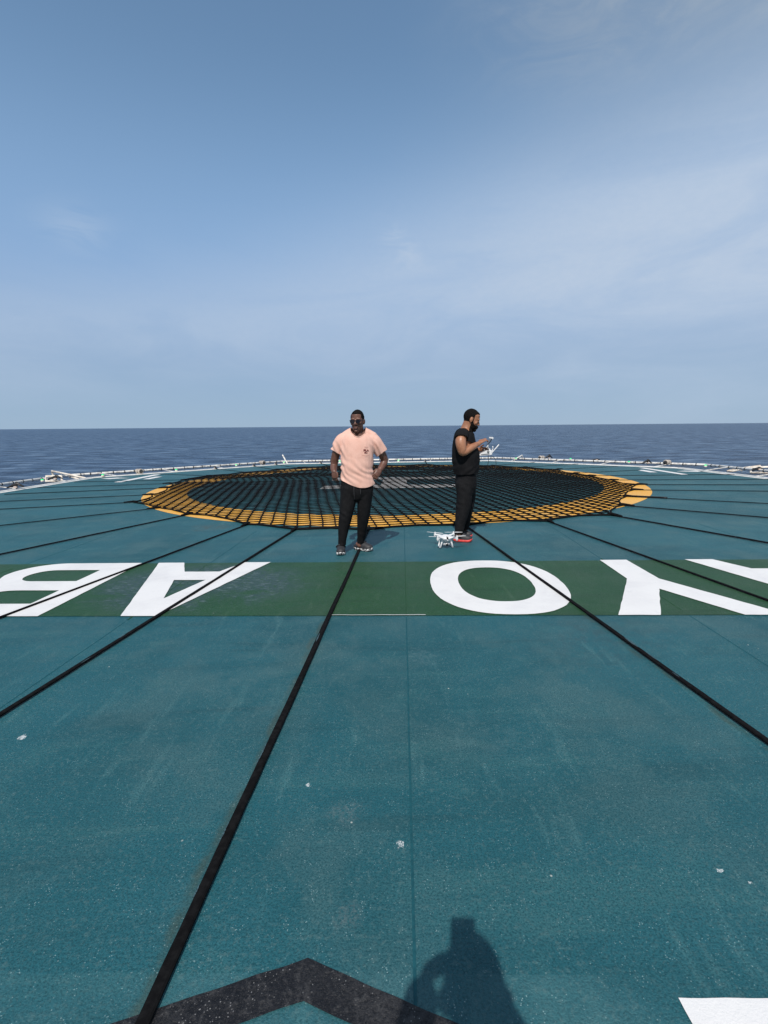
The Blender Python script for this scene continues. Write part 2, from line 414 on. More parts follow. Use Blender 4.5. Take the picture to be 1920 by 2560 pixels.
# ------------------------------------------------------------------ lashing straps: where they run (pixel ends -> deck plan)
STRAPS = [   # net end, far end, runs on to the deck edge, half width, label
    ((922, 1324), (683, 1852), 1, .023, 'broad black strap running from under the pink-shirted man\'s sandal down to the bottom left'),
    ((739, 1325), (318, 1591), 1, .021, 'black strap crossing the white letter A on the green band'),
    ((619, 1312.6), (173.6, 1481.5), 1, .019, 'black strap crossing the white letter B on the green band'),
    ((474.7, 1287), (133, 1360), 1, .017, 'black strap on the left running just above the letter B to the frame edge'),
    ((393.6, 1272), (0, 1315.6), 1, .014, 'thin black strap on the left leaving the net just below its left tip'),
    ((335, 1257), (0, 1274.5), 1, .014, 'thin black strap tied to the leftmost pointed tip of the net'),
    ((377.7, 1238), (0, 1254.8), 1, .013, 'thin black strap crossing the leftmost bare yellow paint above the net tip'),
    ((416.8, 1220.6), (11.6, 1236.9), 0, .018, 'thick knotted black strap on the left ending by the corner anchor'),
    ((424, 1209.8), (94, 1220.3), 0, .013, 'thin black strap ending at the left deck edge below the rectangular pipe frame'),
    ((467.4, 1200.4), (185, 1205.8), 0, .013, 'thin black strap ending at the left deck edge below the long bent pole'),
    ((525, 1190.5), (398, 1186.0), 0, .012, 'thin black strap ending at the far left white painted mark'),
    ((625, 1182), (522, 1171), 0, .013, 'thin black strap ending at a dark anchor midway between the two left floodlights'),
    ((693, 1176), (629, 1165), 0, .013, 'thin black strap to the dark anchor just left of the far left floodlight'),
    ((746.8, 1170.8), (682, 1161), 0, .013, 'thin black strap to the dark anchor between floodlight and leaning white pole'),
    ((825, 1166.5), (798, 1157.5), 0, .013, 'short black strap at the far edge left of the pink-shirted man'),
    ((936, 1165), (932, 1156), 0, .013, 'short black strap at the far edge partly behind the pink-shirted man\'s elbow'),
    ((1067.5, 1162), (1064, 1155), 0, .013, 'short black strap at the far edge standing up between the two men'),
    ((1230, 1164.8), (1352, 1155.3), 0, .013, 'thin black strap beyond the net right of the man in black'),
    ((1310, 1169.0), (1455, 1160), 0, .013, 'thin black strap at far right ending below the right anchor near the floodlight'),
    ((1395, 1174), (1545, 1166.7), 0, .012, 'faint black strap at far right ending left of the painted white marks'),
    ((1437, 1184), (1600, 1175.8), 0, .012, 'black strap at far right ending at the right painted white marks'),
    ((1474, 1190.5), (1852, 1186.7), 0, .016, 'long strap over the yellow ring ending below the right white painted marks'),
    ((1528.5, 1201.2), (1920, 1199), 1, .013, 'long thin strap over the upper right of the yellow ring'),
    ((1597.7, 1212.7), (1920, 1213.3), 1, .015, 'black strap tied to the rightmost long pointed tip of the net'),
    ((1585, 1226), (1920, 1229.3), 1, .014, 'black strap crossing the widest bare yellow on the right'),
    ((1565.7, 1242.7), (1920, 1260.5), 1, .015, 'black strap with a doubled end and shackle lying on bare yellow'),
    ((1557, 1265), (1920, 1296), 1, .017, 'black strap leaving the net below the bare yellow lobes on the right'),
    ((1528.5, 1289.6), (1920, 1359.4), 1, .018, 'black strap from the lowest right corner of the net towards the right frame edge'),
    ((1367.8, 1304), (1712, 1429), 1, .019, 'black strap crossing the green band between the letter Y and the cut-off letter'),
    ((1160, 1313), (1683.4, 1690), 1, .021, 'broad black strap crossing the letter O towards the lower right'),
]
SP = [(Vector((*G(*a), 0)), Vector((*G(*b), 0))) for a, b, *_ in STRAPS]
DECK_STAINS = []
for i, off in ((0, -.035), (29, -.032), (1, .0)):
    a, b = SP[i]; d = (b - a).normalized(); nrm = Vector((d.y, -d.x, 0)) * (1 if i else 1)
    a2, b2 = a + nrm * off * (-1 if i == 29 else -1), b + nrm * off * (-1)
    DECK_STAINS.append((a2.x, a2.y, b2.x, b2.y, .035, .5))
wht = (.72, .74, .74)
DECK_SPOTS = [(*G(770, 1963), .022, 1, wht), (*G(1000, 2112), .03, .8, wht), (*G(1803, 2178), .020, 1, wht), (*G(1875, 2206), .012, .9, wht), (*G(56, 1843), .04, 1, wht),
              (*G(530, 1318), .45, .8, (.05, .06, .05)), (*G(1500, 1600), .7, .4, (.03, .06, .07)), (*G(1050, 1640), .16, .3, (.12, .2, .22)),
              (*G(870, 2030), .10, .5, (.12, .16, .165)), (*G(870, 2290), .07, .5, (.12, .155, .16)), (*G(1240, 1850), .4, .2, (.08, .15, .16)), (*G(700, 1650), .9, .3, (.07, .14, .15))]

# ------------------------------------------------------------------ deck
TEAL = (.0160, .109, .137)
M_deck = paint('teal_deck_paint', TEAL, (.0085, .074, .092), (.046, .150, .160), deck=True)
M_green = paint('green_band_paint', (.015, .072, .022), (.012, .058, .018), (.030, .086, .034), wear='zone')
M_yellow = paint('yellow_paint', (.86, .44, .055), (.80, .385, .045), (.88, .50, .085), stain=False)
M_white = simple_white('white_marking_paint')
M_blackp = paint('black_marking_paint', (.0075, .0082, .0115), (.005, .0056, .008), (.060, .058, .060))
M_edge = simple('white_edge_paint', (.78, .77, .75), .5, (.62, .61, .58), 3)

DECK = [(-6, -5), (6.5, -5), (11.45, 2.5), (10.85, 17.4), (5.25, 23.25), (-4.75, 23.45), (-10.85, 17.6), (-11.1, 2.5)]
mb = MB(); mb.prism(DECK, -.45, 0)
deck = structure(mb.build('deck', M_deck, smooth=False))

def sheet(name, polys, z, mat, holes=None, wob=.004, step=.06):
    """painted marking with a slightly uneven edge"""
    bm = bmesh.new()
    def loop(pts):
        out = []
        for i in range(len(pts)):
            a = Vector((*pts[i], 0)); b = Vector((*pts[(i + 1) % len(pts)], 0)); k = max(1, int((b - a).length / step))
            for j in range(k):
                p = a.lerp(b, j / k)
                p += Vector((noise.noise(p * 9), noise.noise(p * 9 + Vector((7, 1, 0))), 0)) * wob
                out.append(p)
        vs = [bm.verts.new((p.x, p.y, z)) for p in out]
        return [bm.edges.new((vs[i], vs[(i + 1) % len(vs)])) for i in range(len(vs))]
    for pl in polys:
        ed = loop(pl[0])
        for h in pl[1:]: ed += loop(h)
        bmesh.ops.triangle_fill(bm, use_beauty=True, use_dissolve=False, edges=ed, normal=(0, 0, 1))
    bmesh.ops.recalc_face_normals(bm, faces=list(bm.faces))
    for f in bm.faces:
        if f.normal.z < 0: f.normal_flip()
    me = bpy.data.meshes.new(name); bm.to_mesh(me); bm.free()
    return link(name, me, mat, deck, False)
def circ(c, r, n=160, e=None):
    return [(c[0] + r * math.cos(2 * math.pi * k / n), c[1] + r * math.sin(2 * math.pi * k / n)) for k in range(n)]
CC = (0.306, 14.385); RO, RI = 6.85, 5.807
sheet('aiming_circle', [[circ(CC, RO), circ(CC, RI)]], .004, M_yellow, step=.12)
# H lies on its side seen from here
def Hq(x0, x1, y0, y1):
    o = Vector((.33, 14.25, 0)); return [tuple((o + DIRR * a + DIRF * b)[:2]) for a, b in ((x0, y0), (x1, y0), (x1, y1), (x0, y1))]
o = Vector((.33, 14.25, 0))
hp = [(-2, -1.5), (2, -1.5), (2, -.75), (.37, -.75), (.37, .75), (2, .75), (2, 1.5), (-2, 1.5), (-2, .75), (-.37, .75), (-.37, -.75), (-2, -.75)]
sheet('landing_letter', [[[tuple((o + DIRR * a + DIRF * b)[:2]) for a, b in hp]]], .004, M_white, step=.15)
# name band
BO = Vector((0, 3.785, 0))
def bl(a, b): p = BO + DIRR * a + DIRF * b; return (p.x, p.y)
def be(a, b): p = BO + Vector((.9993, -.0372, 0)) * a + DIRF * b; return (p.x, p.y)
sheet('name_band', [[[bl(-9.5, .0), bl(9.5, 0), bl(9.5, 1.655), bl(-9.5, 1.655)]]], .004, M_green, step=.25)
LA = lambda c: [[(c - .68, 1.663), (c - .37, 1.663), (c - .195, 1.285), (c + .2, 1.285), (c + .37, 1.663), (c + .68, 1.663), (c + .16, -.008), (c - .16, -.008)], [(c - .17, .985), (c + .17, .985), (c, .42)]]
def sup(c, ra, rb, e=2.35, n=64):
    out = []
    for k in range(n):
        q = 2 * math.pi * k / n; cs, sn = math.cos(q), math.sin(q)
        out.append((c[0] + ra * math.copysign(abs(cs) ** (2 / e), cs), c[1] + rb * math.copysign(abs(sn) ** (2 / e), sn)))
    return out
def arc(cx, cy, rx, ry, a0, a1, n=14): return [(cx + rx * math.cos(R(a0 + (a1 - a0) * k / n)), cy + ry * math.sin(R(a0 + (a1 - a0) * k / n))) for k in range(n + 1)]
LB = [[(-3.0, -.008), (-3.0, 1.663)] + arc(-3.88, 1.25, .43, .413, 90, 190) + [(-4.19, .93)] + arc(-3.83, .46, .43, .468, 150, 270),
      [(-3.33, 1.375), (-3.33, .965)] + arc(-3.83, 1.17, .2, .205, 270, 90), [(-3.30, .668), (-3.30, .292)] + arc(-3.77, .48, .2, .188, 270, 90)]
LB[1] = [(-3.33, .965), (-3.33, 1.375)] + arc(-3.83, 1.17, .2, .205, 90, 270)
LB[2] = [(-3.30, .292), (-3.30, .668)] + arc(-3.77, .48, .2, .188, 90, 270)
LO = [sup((1.078, .84), .655, .83), sup((1.07, .85), .362, .535)]
LY = [[(1.911, -.008), (2.25, -.008), (2.575, .643), (2.92, -.008), (3.26, -.008), (2.735, .955), (2.735, 1.663), (2.43, 1.663), (2.42, .955)]]
for L in (LA(-2.11), LB, LO, LY, LA(4.075)):
    sheet('painted_letter', [[[bl(*p) for p in ring] for ring in L]], .008, M_white, wob=.0045, step=.05)
# chevron at the near edge and the white block beside it
g = lambda *p: [G(*q) for q in p]
ch_o = g((769.7, 2398)); a0 = Vector((*ch_o[0], 0))
dl = (Vector((*G(370, 2531), 0)) - a0).normalized(); dr = (Vector((*G(1133, 2557), 0)) - a0).normalized()
ai = Vector((*G(758, 2505), 0))
L1 = a0 + dl * 3.2; L2 = ai + dl * 3.2; R1 = a0 + dr * 3.2; R2 = ai + dr * 3.2
sheet('sector_chevron', [[[tuple(p[:2]) for p in (L1, a0, R1, R2, ai, L2)]]], .004, M_blackp, wob=.004, step=.03)
w0 = Vector((*G(1695, 2495), 0)); w1 = Vector((*G(1730, 2562), 0)); w2 = Vector((*G(1925, 2498.5), 0))
dw = (w1 - w0).normalized()
sheet('limit_marking', [[[tuple(p[:2]) for p in (w0, w0 + dw * .55, w2 + (w2 - w0) * .8 + dw * .55, w2 + (w2 - w0) * .8)]]], .004, M_white, wob=.004, step=.03)
# thin white overspray line under the band between A and O
p0, p1 = Vector((*G(820, 1539.5), 0)), Vector((*G(1064, 1539.2), 0))
sheet('paint_line', [[[tuple(p[:2]) for p in (p0, p1, p1 + Vector((0, .008, 0)), p0 + Vector((0, .006, 0)))]]], .008, M_white, wob=.006, step=.03)
# far corner marks (characters seen nearly edge-on)
def q4(*pp): return [[list(pp)]]
for pts in (q4((-8.92, 15.7), (-8.66, 15.7), (-8.64, 18.5), (-8.90, 18.5)), q4((-8.42, 16.62), (-8.17, 16.62), (-8.15, 17.55), (-8.40, 17.55)), q4((-10.2, 17.15), (-9.75, 16.9), (-9.5, 17.1), (-9.1, 17.15), (-9.75, 17.42)),
            q4((9.52, 17.75), (9.74, 17.72), (9.62, 14.97), (9.40, 14.97)), q4((8.96, 16.85), (9.21, 16.82), (9.17, 15.87), (8.92, 15.9)), q4((9.92, 16.1), (10.3, 16.25), (10.85, 16.0), (10.45, 15.78))):
    sheet('edge_character', pts, .004, M_white, step=.1)
# perimeter line and raised kerb
def inset(poly, d):
    n = len(poly); out = []
    for i in range(n):
        p0, p1, p2 = (Vector(poly[(i + k) % n]) for k in (-1, 0, 1))
        e1 = (p1 - p0).normalized(); e2 = (p2 - p1).normalized()
        n1 = Vector((-e1.y, e1.x)); n2 = Vector((-e2.y, e2.x)); b = (n1 + n2).normalized()
        out.append(tuple(p1 + b * (d / max(.3, b.dot(n1)))))
    return out
sheet('perimeter_line', [[inset(DECK, .11), inset(DECK, .27)]], .004, M_edge, step=.5)
mb = MB(); A = inset(DECK, -.02); B = inset(DECK, .10); n = len(A)
for i in range(n):
    j = (i + 1) % n
    vs = [(*A[i], -.1), (*A[j], -.1), (*B[j], -.1), (*B[i], -.1), (*A[i], .025), (*A[j], .025), (*B[j], .025), (*B[i], .025)]
    mb.add(vs, [(4, 5, 6, 7), (0, 1, 5, 4), (2, 3, 7, 6)])
mb.build('edge_kerb', M_edge, deck, smooth=False)
# weld seams running fore and aft
M_seam = simple('teal_seam_paint', (.0115, .082, .102), .6, (.009, .064, .082), 30, spec=.2)
M_seam_g = simple('green_seam_paint', (.019, .07, .028), .6, (.014, .055, .022), 30, spec=.2)
def seam(x0, ya, yb, mat, h, hw=.006):
    m = MB(); N = max(2, int((yb - ya) / .2)); vs = []; fs = []
    for i in range(N + 1):
        b = ya + (yb - ya) * i / N; c = Vector((x0, 0, 0)) + DIRF * b; wv = .002 * noise.noise(Vector((x0, b * 2, 0)))
        for s, z in ((-hw, .0005), (0, h), (hw, .0005)): p = c + DIRR * (s + wv); vs.append((p.x, p.y, z))
    for i in range(N):
        for k in (0, 1): fs.append((i * 3 + k, i * 3 + k + 1, i * 3 + k + 4, i * 3 + k + 3))
    m.add(vs, fs); m.build('panel_seam', mat, deck, smooth=False)
for x0 in (-6.9, -4.6, -2.32, .02, 2.33, 4.65, 6.95):
    seam(x0, .2, 3.75, M_seam, .0022, .005); seam(x0, 5.45, 7.4 if abs(x0) < 5 else 9, M_seam, .0022, .005)
    seam(x0, 3.8, 5.43, M_seam_g, .0065, .008)

# ------------------------------------------------------------------ landing net
M_rope = simple('black_rope', (.005, .005, .0057), .9, (.011, .0105, .011), 55, .5, 160, .004, .08)
M_strap = simple('black_strap_rubber', (.0042, .0042, .0048), .9, (.0085, .0085, .0092), 35, .5, 90, .003, .08)
NETPX = [(335,1257),(353,1260),(366,1262),(391,1270),(430,1276),(474,1287),(519,1290),(570,1299),(619,1312.6),(648,1313.5),(722,1322.7),(739,1325),(745.6,1325),(830,1322),(920,1325.8),(949,1322),(983.6,1318.6),(1050,1315),(1137,1314),(1163.6,1315),(1224,1305.7),(1292,1303),(1368,1304.5),(1390,1298),(1447.5,1290.8),(1498,1289.5),(1528.5,1289.6),(1526.8,1278),(1540,1269),(1557,1264.6),(1546,1254.5),(1552,1248.6),(1565.7,1242.7),(1563,1236.8),(1569,1230),(1585,1226),(1577.5,1220.8),(1589,1214),(1597.7,1212.7),(1557,1209.8),(1528.5,1201.4),(1498,1196),(1474.5,1190.7),(1437,1184.5),(1413.8,1182),(1393,1175),(1364.7,1174.5),(1311,1169.3),(1286.5,1168.6),(1230,1165.2),(1150,1165),(1095.7,1164.5),(1067,1162.4),(1000,1165),(936,1165.3),(880,1168),(825,1167),(790,1171),(747,1171),(725,1175.8),(694,1176.3),(668,1182),(626,1182.4),(570,1188.7),(523,1191.5),(469,1199.6),(440,1207.5),(424,1209.8),(434,1213.4),(418,1220.6),(416.8,1226.4),(395,1235),(379,1238),(380.6,1243),(366,1249)]
NET = [G(*p) for p in NETPX]
def inside(x, y):
    r = False; n = len(NET); j = n - 1
    for i in range(n):
        xi, yi = NET[i]; xj, yj = NET[j]
        if (yi > y) != (yj > y) and x < (xj - xi) * (y - yi) / (yj - yi) + xi: r = not r
        j = i
    return r
NA = R(8.6)
def netmap(u, v):
    x = u * math.cos(NA) - v * math.sin(NA) + .2; y = u * math.sin(NA) + v * math.cos(NA) + 14.0
    p = Vector((x, y, 0))
    # the net has been dragged: the left third leans over and the far side is bunched
    lean = max(0.0, -(x + .5)) * .012 * (v + 6)
    x += -lean * .30 + .05 * noise.noise(p * .45) + .012 * noise.noise(p * 1.9 + Vector((4, 2, 0)))
    y += .08 * noise.noise(p * .4 + Vector((9, 5, 0))) + .012 * noise.noise(p * 2.1 + Vector((1, 8, 0)))
    if x < 1.5: x += .35 * max(0.0, min(1.0, (v - 1.6) / 1.2)) * (1 - max(0.0, min(1.0, (v - 4.5) / 1.5))) * max(0.0, min(1.0, (1.5 - x) / 2.5)) * math.sin(v * 1.7) * .5
    return x, y
def netz(x, y):
    p = Vector((x, y, 0))
    z = .011 + .007 * max(0, noise.noise(p * .9 + Vector((3, 3, 3)))) + .005 * max(0, noise.noise(p * 2.6))
    far = max(0.0, min(1.0, (y - 15.2) / 1.0)) * max(0.0, min(1.0, (1.0 - x) / 2.0))
    far2 = max(0.0, min(1.0, (y - 16.5) / 1.5))
    z += far2 * (.008 + .035 * max(0, noise.noise(p * 1.4 + Vector((5, 1, 9)))))
    return z + far * (.02 + .045 * max(0, noise.noise(p * .8 + Vector((2, 7, 1)))))
net = thing('landing_net', 'large black rope landing net lying over the yellow circle and white H', 'net', (CC[0], CC[1], 0))
mb = MB(); SU, SV = .215, .195
def rope_runs(fixed_u):
    rng = range(-36, 37)
    for i in rng:
        run = []
        for j in range(-80, 81):
            k = j * .5
            u, v = (i * SU, k * SV) if fixed_u else (k * SU, i * SV)
            if not fixed_u: pass
            x, y = netmap(u, v)
            if inside(x, y):
                knot = (j % 2 == 0)
                sag = 0 if knot else .008 * noise.noise(Vector((x * 7, y * 7, i)))
                run.append(((x + sag, y + sag * .7, netz(x, y) + (.005 if fixed_u else 0)), (.0145 if knot else .0110) if fixed_u else (.0112 if knot else .0074)))
            else:
                if len(run) > 1: yield run
                run = []
        if len(run) > 1: yield run
for fu in (True, False):
    for run in rope_runs(fu):
        mb.tube([p for p, _ in run], [r for _, r in run], (0, 0, 1), 5, True, False)
mb.build('net_mesh', M_rope, net, smooth=True, fixn=False)
mb = MB(); bp = []
nn = len(NET)
for i in range(nn):
    a = Vector((*NET[i], 0)); b = Vector((*NET[(i + 1) % nn], 0)); k = max(1, int((b - a).length / .12))
    for j in range(k):
        p = a.lerp(b, j / k); bp.append((p.x + .012 * noise.noise(p * 6), p.y + .012 * noise.noise(p * 6 + Vector((3, 0, 0))), netz(p.x, p.y) + .004))
bp.append(bp[0])
mb.tube(bp, [.017] * len(bp), (0, 0, 1), 6, True, False)
mb.build('border_rope', M_rope, net, fixn=False)

# ------------------------------------------------------------------ straps
M_tape = simple('worn_paint_patch', (.06, .115, .14), .7, (.02, .03, .035), 120, spec=.2)
M_steel = simple('dull_galvanised_steel', (.42, .40, .37), .5, (.25, .22, .19), 12, metal=.3)
M_pinkw = simple('pale_anchor_plate', (.62, .52, .46), .6, (.4, .3, .25), 15)
M_blk = simple('black_plastic', (.012, .012, .013), .45, (.02, .02, .022), 30)
def edge_hit(p, d):
    best = 60; n = len(DECK)
    for i in range(n):
        a = Vector(DECK[i]); e = Vector(DECK[(i + 1) % n]) - a
        den = d.x * e.y - d.y * e.x
        if abs(den) < 1e-9: continue
        tt = ((a.x - p.x) * e.y - (a.y - p.y) * e.x) / den; ss = ((a.x - p.x) * d.y - (a.y - p.y) * d.x) / den
        if tt > 0 and 0 <= ss <= 1: best = min(best, tt)
    return best
def strap(i):
    a, b = SP[i]; _, _, ext, hw, label = STRAPS[i]
    d = (b - a).normalized(); side = Vector((d.y, -d.x, 0))
    L = (b - a).length
    hit = edge_hit(a, d)
    if ext: L = hit - .25
    else: L = min(L, hit - .12)
    root = thing('tie_down_strap', label, 'strap', (a.x, a.y, 0), 'black straps lashing the net to the deck edge')
    m = MB(); N = max(6, int(L / .10)); vs = []; fs = []
    prof = [(-1, .0), (-1.0, .6), (-.72, 1), (.72, 1), (1.0, .6), (1, .0)]
    hw = hw * (.80 if i in (0, 1, 2, 28, 29) else 1.12); hz = .007 + hw * .27
    for k in range(N + 1):
        s = L * k / N; c = a + d * s
        c = c + side * (.006 * noise.noise(Vector((s * .6, i * 3.1, 0))) * (1 if k not in (0, N) else 0))
        ww = hw * (1 + .10 * noise.noise(Vector((s * 7, i, 2)))); zz = hz * (1 + .10 * noise.noise(Vector((s * 4, i, 7))))
        wl = hw * .14 * noise.noise(Vector((s * 11, i, 5)))
        for q, (px, pz) in enumerate(prof):
            p = c + side * (px * ww + (wl if px < 0 else 0)); vs.append((p.x, p.y, .0095 + pz * zz))
    n = len(prof)
    for k in range(N):
        for q in range(n): fs.append((k * n + q, k * n + (q + 1) % n, (k + 1) * n + (q + 1) % n, (k + 1) * n + q))
    fs.append(tuple(range(n))); fs.append(tuple(N * n + q for q in range(n))[::-1])
    m.add(vs, fs); m.build('webbing', M_strap, root, smooth=False)
    # hitch at the net end
    m = MB(); m.tube([a - d * .06 + Vector((0, 0, .03)), a + Vector((0, 0, .033)), a + d * .12 + Vector((0, 0, .028)), a + d * .2 + Vector((0, 0, .022))], [hw * 1.25, hw * 1.5, hw * 1.2, hw * 1.02], side, 8)
    m.build('hitch', M_rope, root)
    if i in (0, 1, 29):      # scuffs of old deck paint on the strap
        spots = {0: ((799, 1590, 793, 1612, -.3, .35), (672, 1866, 640, 1928, -1, .45), (566, 2060, 536, 2132, -1, .3), (492, 2222, 474, 2262, -1, .4)),
                 29: ((1570, 1600, 1606, 1626, -.2, .7), (1618, 1635, 1650, 1660, -.5, .35), (1683, 1688, 1700, 1702, .2, .3)), 1: ((318, 1592, 300, 1603, .3, .4), (230, 1650, 205, 1666, -.6, .3))}[i]
        for x0, y0, x1, y1, o_, wd in spots:
            s0 = (Vector((*G(x0, y0), 0)) - a).dot(d); s1 = (Vector((*G(x1, y1), 0)) - a).dot(d)
            vs = []; K = 10; m = MB()
            for k in range(K + 1):
                s = s0 + (s1 - s0) * k / K; e = math.sin(math.pi * k / K) ** .6
                c = a + d * s + side * (.006 * noise.noise(Vector((s * .6, i * 3.1, 0))))
                lo = max(-.98, o_ - wd * e * (.6 + .8 * abs(noise.noise(Vector((s * 23, i, 1)))))) * hw; hi = min(.98, o_ + wd * e * (.6 + .8 * abs(noise.noise(Vector((s * 19, i, 4)))))) * hw
                for sx in (lo, hi):
                    p = c - side * sx * (1 if i == 0 else -1); vs.append((p.x, p.y, .0095 + hz * 1.1 + .0015))
            m.add(vs, [(k * 2, k * 2 + 1, k * 2 + 3, k * 2 + 2) for k in range(K)])
            m.build('paint_scuff', M_tape, root, smooth=False)
    if 11 <= i <= 16:        # turnbuckle at the deck edge
        e = a + d * L; m = MB()
        m.tube([e - d * .14 + Vector((0, 0, .03)), e - d * .04 + Vector((0, 0, .05)), e + d * .05 + Vector((0, 0, .06)), e + d * .14 + Vector((0, 0, .04))], [.018, .034, .038, .018], side, 8)
        m.tube([e + Vector((0, 0, .05)), e + d * .03 + Vector((0, 0, .12))], [.02, .026], side, 8)
        m.build('turnbuckle', M_blk, root)
        m = MB(); m.box(e + d * .04 - side * .04 + Vector((0, 0, .05)), (.07, .05, .03)); m.build('anchor_plate', M_pinkw, root, bevel=.008, smooth=False)
    if i == 25:
        m = MB(); s = a + d * .62
        m.tube([a + side * -.045 + Vector((0, 0, .03)), s + side * -.04 + Vector((0, 0, .03)), s + d * .12 + Vector((0, 0, .035))], [.013] * 3, (0, 0, 1), 8)
        m.ell(s + d * .12 + Vector((0, 0, .03)), (.045, .03, .018))
        m.build('shackle', M_blk, root)
    return root
for i in range(len(STRAPS)): strap(i)
# anchors without a visible strap: two at the left edge, one at the right, a standing hook at far right
def anchor(px, py, Y, label, tall=.10):
    p = at(px, py, Y); r = thing('deck_anchor', label, 'anchor', (p.x, p.y, .05), 'dark strap anchors on the deck edge')
    m = MB(); z = .05
    m.tube([(p.x - .22, p.y - .05, z + .02), (p.x - .08, p.y, z + tall * .6), (p.x + .06, p.y, z + tall), (p.x + .2, p.y + .04, z + .03)], [.022, .04, .042, .02], (0, 1, 0), 8)
    m.tube([(p.x + .02, p.y, z), (p.x + .03, p.y, z + tall * 1.25)], [.028, .034], (1, 0, 0), 8)
    m.build('turnbuckle', M_blk, r)
    m = MB(); m.box((p.x + .02, p.y - .05, z + .03), (.10, .05, .05)); m.build('anchor_plate', M_pinkw, r, bevel=.01, smooth=False)
anchor(40, 1219, 14.0, 'dark anchor fitting nearest the left frame edge on the deck kerb', .13)
anchor(140, 1204, 16.6, 'dark anchor fitting below the rectangular pipe frame at left', .12)
anchor(1371, 1151, 23.2, 'upright dark anchor just right of the far right floodlight', .16)
anchor(1489, 1158, 21.3, 'low dark anchor on the far right kerb between two green lamps', .05)
anchor(1617, 1161, 19.0, 'upright dark anchor left of the rightmost floodlight', .13)
anchor(1893, 1185, 15.5, 'coiled dark anchor under the right rectangular pipe frame', .07)

# ------------------------------------------------------------------ perimeter safety net round the deck
M_pipe = simple('weathered_white_pipe', (.74, .72, .68), .5, (.42, .40, .37), 9, .2, 40, lo=.48, hi=.62)
M_pipe2 = simple('cream_pipe', (.78, .73, .65), .5, (.55, .45, .36), 6)
M_lash = simple('black_lashing', (.02, .02, .022), .8)
M_netc = simple('dark_safety_netting', (.055, .06, .065), .8)
OUT = inset(DECK, -1.32)
def safety_panel(i, label, arms):
    A = Vector((*DECK[i], 0)); B = Vector((*DECK[(i + 1) % 8], 0)); A2 = Vector((*OUT[i], 0)); B2 = Vector((*OUT[(i + 1) % 8], 0))
    zr = .05
    root = thing('safety_net_frame', label, 'safety net', ((A2 + B2) / 2 + Vector((0, 0, zr)))[:], 'safety net frames round the deck edge')
    up = Vector((0, 0, zr))
    m = MB(); m.tube([A2 + up, B2 + up], [.046], (0, 0, 1), 10); m.build('outer_rail', M_pipe, root)
    L = (B2 - A2).length; d = (B2 - A2).normalized(); nrm = Vector((-d.y, d.x, 0))
    s = .3
    while s < L - .1:
        c = A2 + up + d * s; m = MB(); m.tube([c - d * .016, c + d * .016], [.053], (0, 0, 1), 10, True, False); m.build('rail_lashing', M_lash, root); s += .42 + random.uniform(-.09, .09)
    m = MB(); m.tube([A2.lerp(A, .87) - Vector((0, 0, .02)), B2.lerp(B, .87) - Vector((0, 0, .02))], [.016], (0, 0, 1), 8); m.build('inner_rail', M_pipe, root)
    for k in range(arms):
        f = (k + .5) / arms
        p = A2.lerp(B2, f) + up; q = A.lerp(B, f) - nrm * -.0 + Vector((0, 0, -.03))
        mm = MB(); mm.tube([p, q], [.017], (0, 0, 1), 8); mm.build('support_arm', M_pipe, root)
    m = MB(); n1 = int(L / .2)
    for k in range(1, n1):
        f = k / n1; p = A2.lerp(B2, f) + up; q = A2.lerp(B2, f).lerp(A.lerp(B, f), .87); mid = (p + q) / 2 + Vector((0, 0, -.12)); m.tube([p, mid, q], [.004], (0, 0, 1), 4, False)
    for k in range(1, 7):
        g_ = k / 7; m.tube([A2.lerp(A, g_ * .87) + up * (1 - g_) - Vector((0, 0, .11 * math.sin(math.pi * g_))), B2.lerp(B, g_ * .87) + up * (1 - g_) - Vector((0, 0, .11 * math.sin(math.pi * g_)))], [.004], (0, 0, 1), 4, False)
    m.build('netting', M_netc, root, fixn=False)
safety_panel(2, 'white safety net frame along the right deck edge', 7)
safety_panel(3, 'white safety net frame on the far right slanted deck edge', 4)
safety_panel(4, 'long white safety net frame on the far straight deck edge behind both men', 5)
safety_panel(5, 'white safety net frame on the far left slanted deck edge with lashed rail', 4)
safety_panel(6, 'white safety net frame along the left deck edge at the frame border', 7)

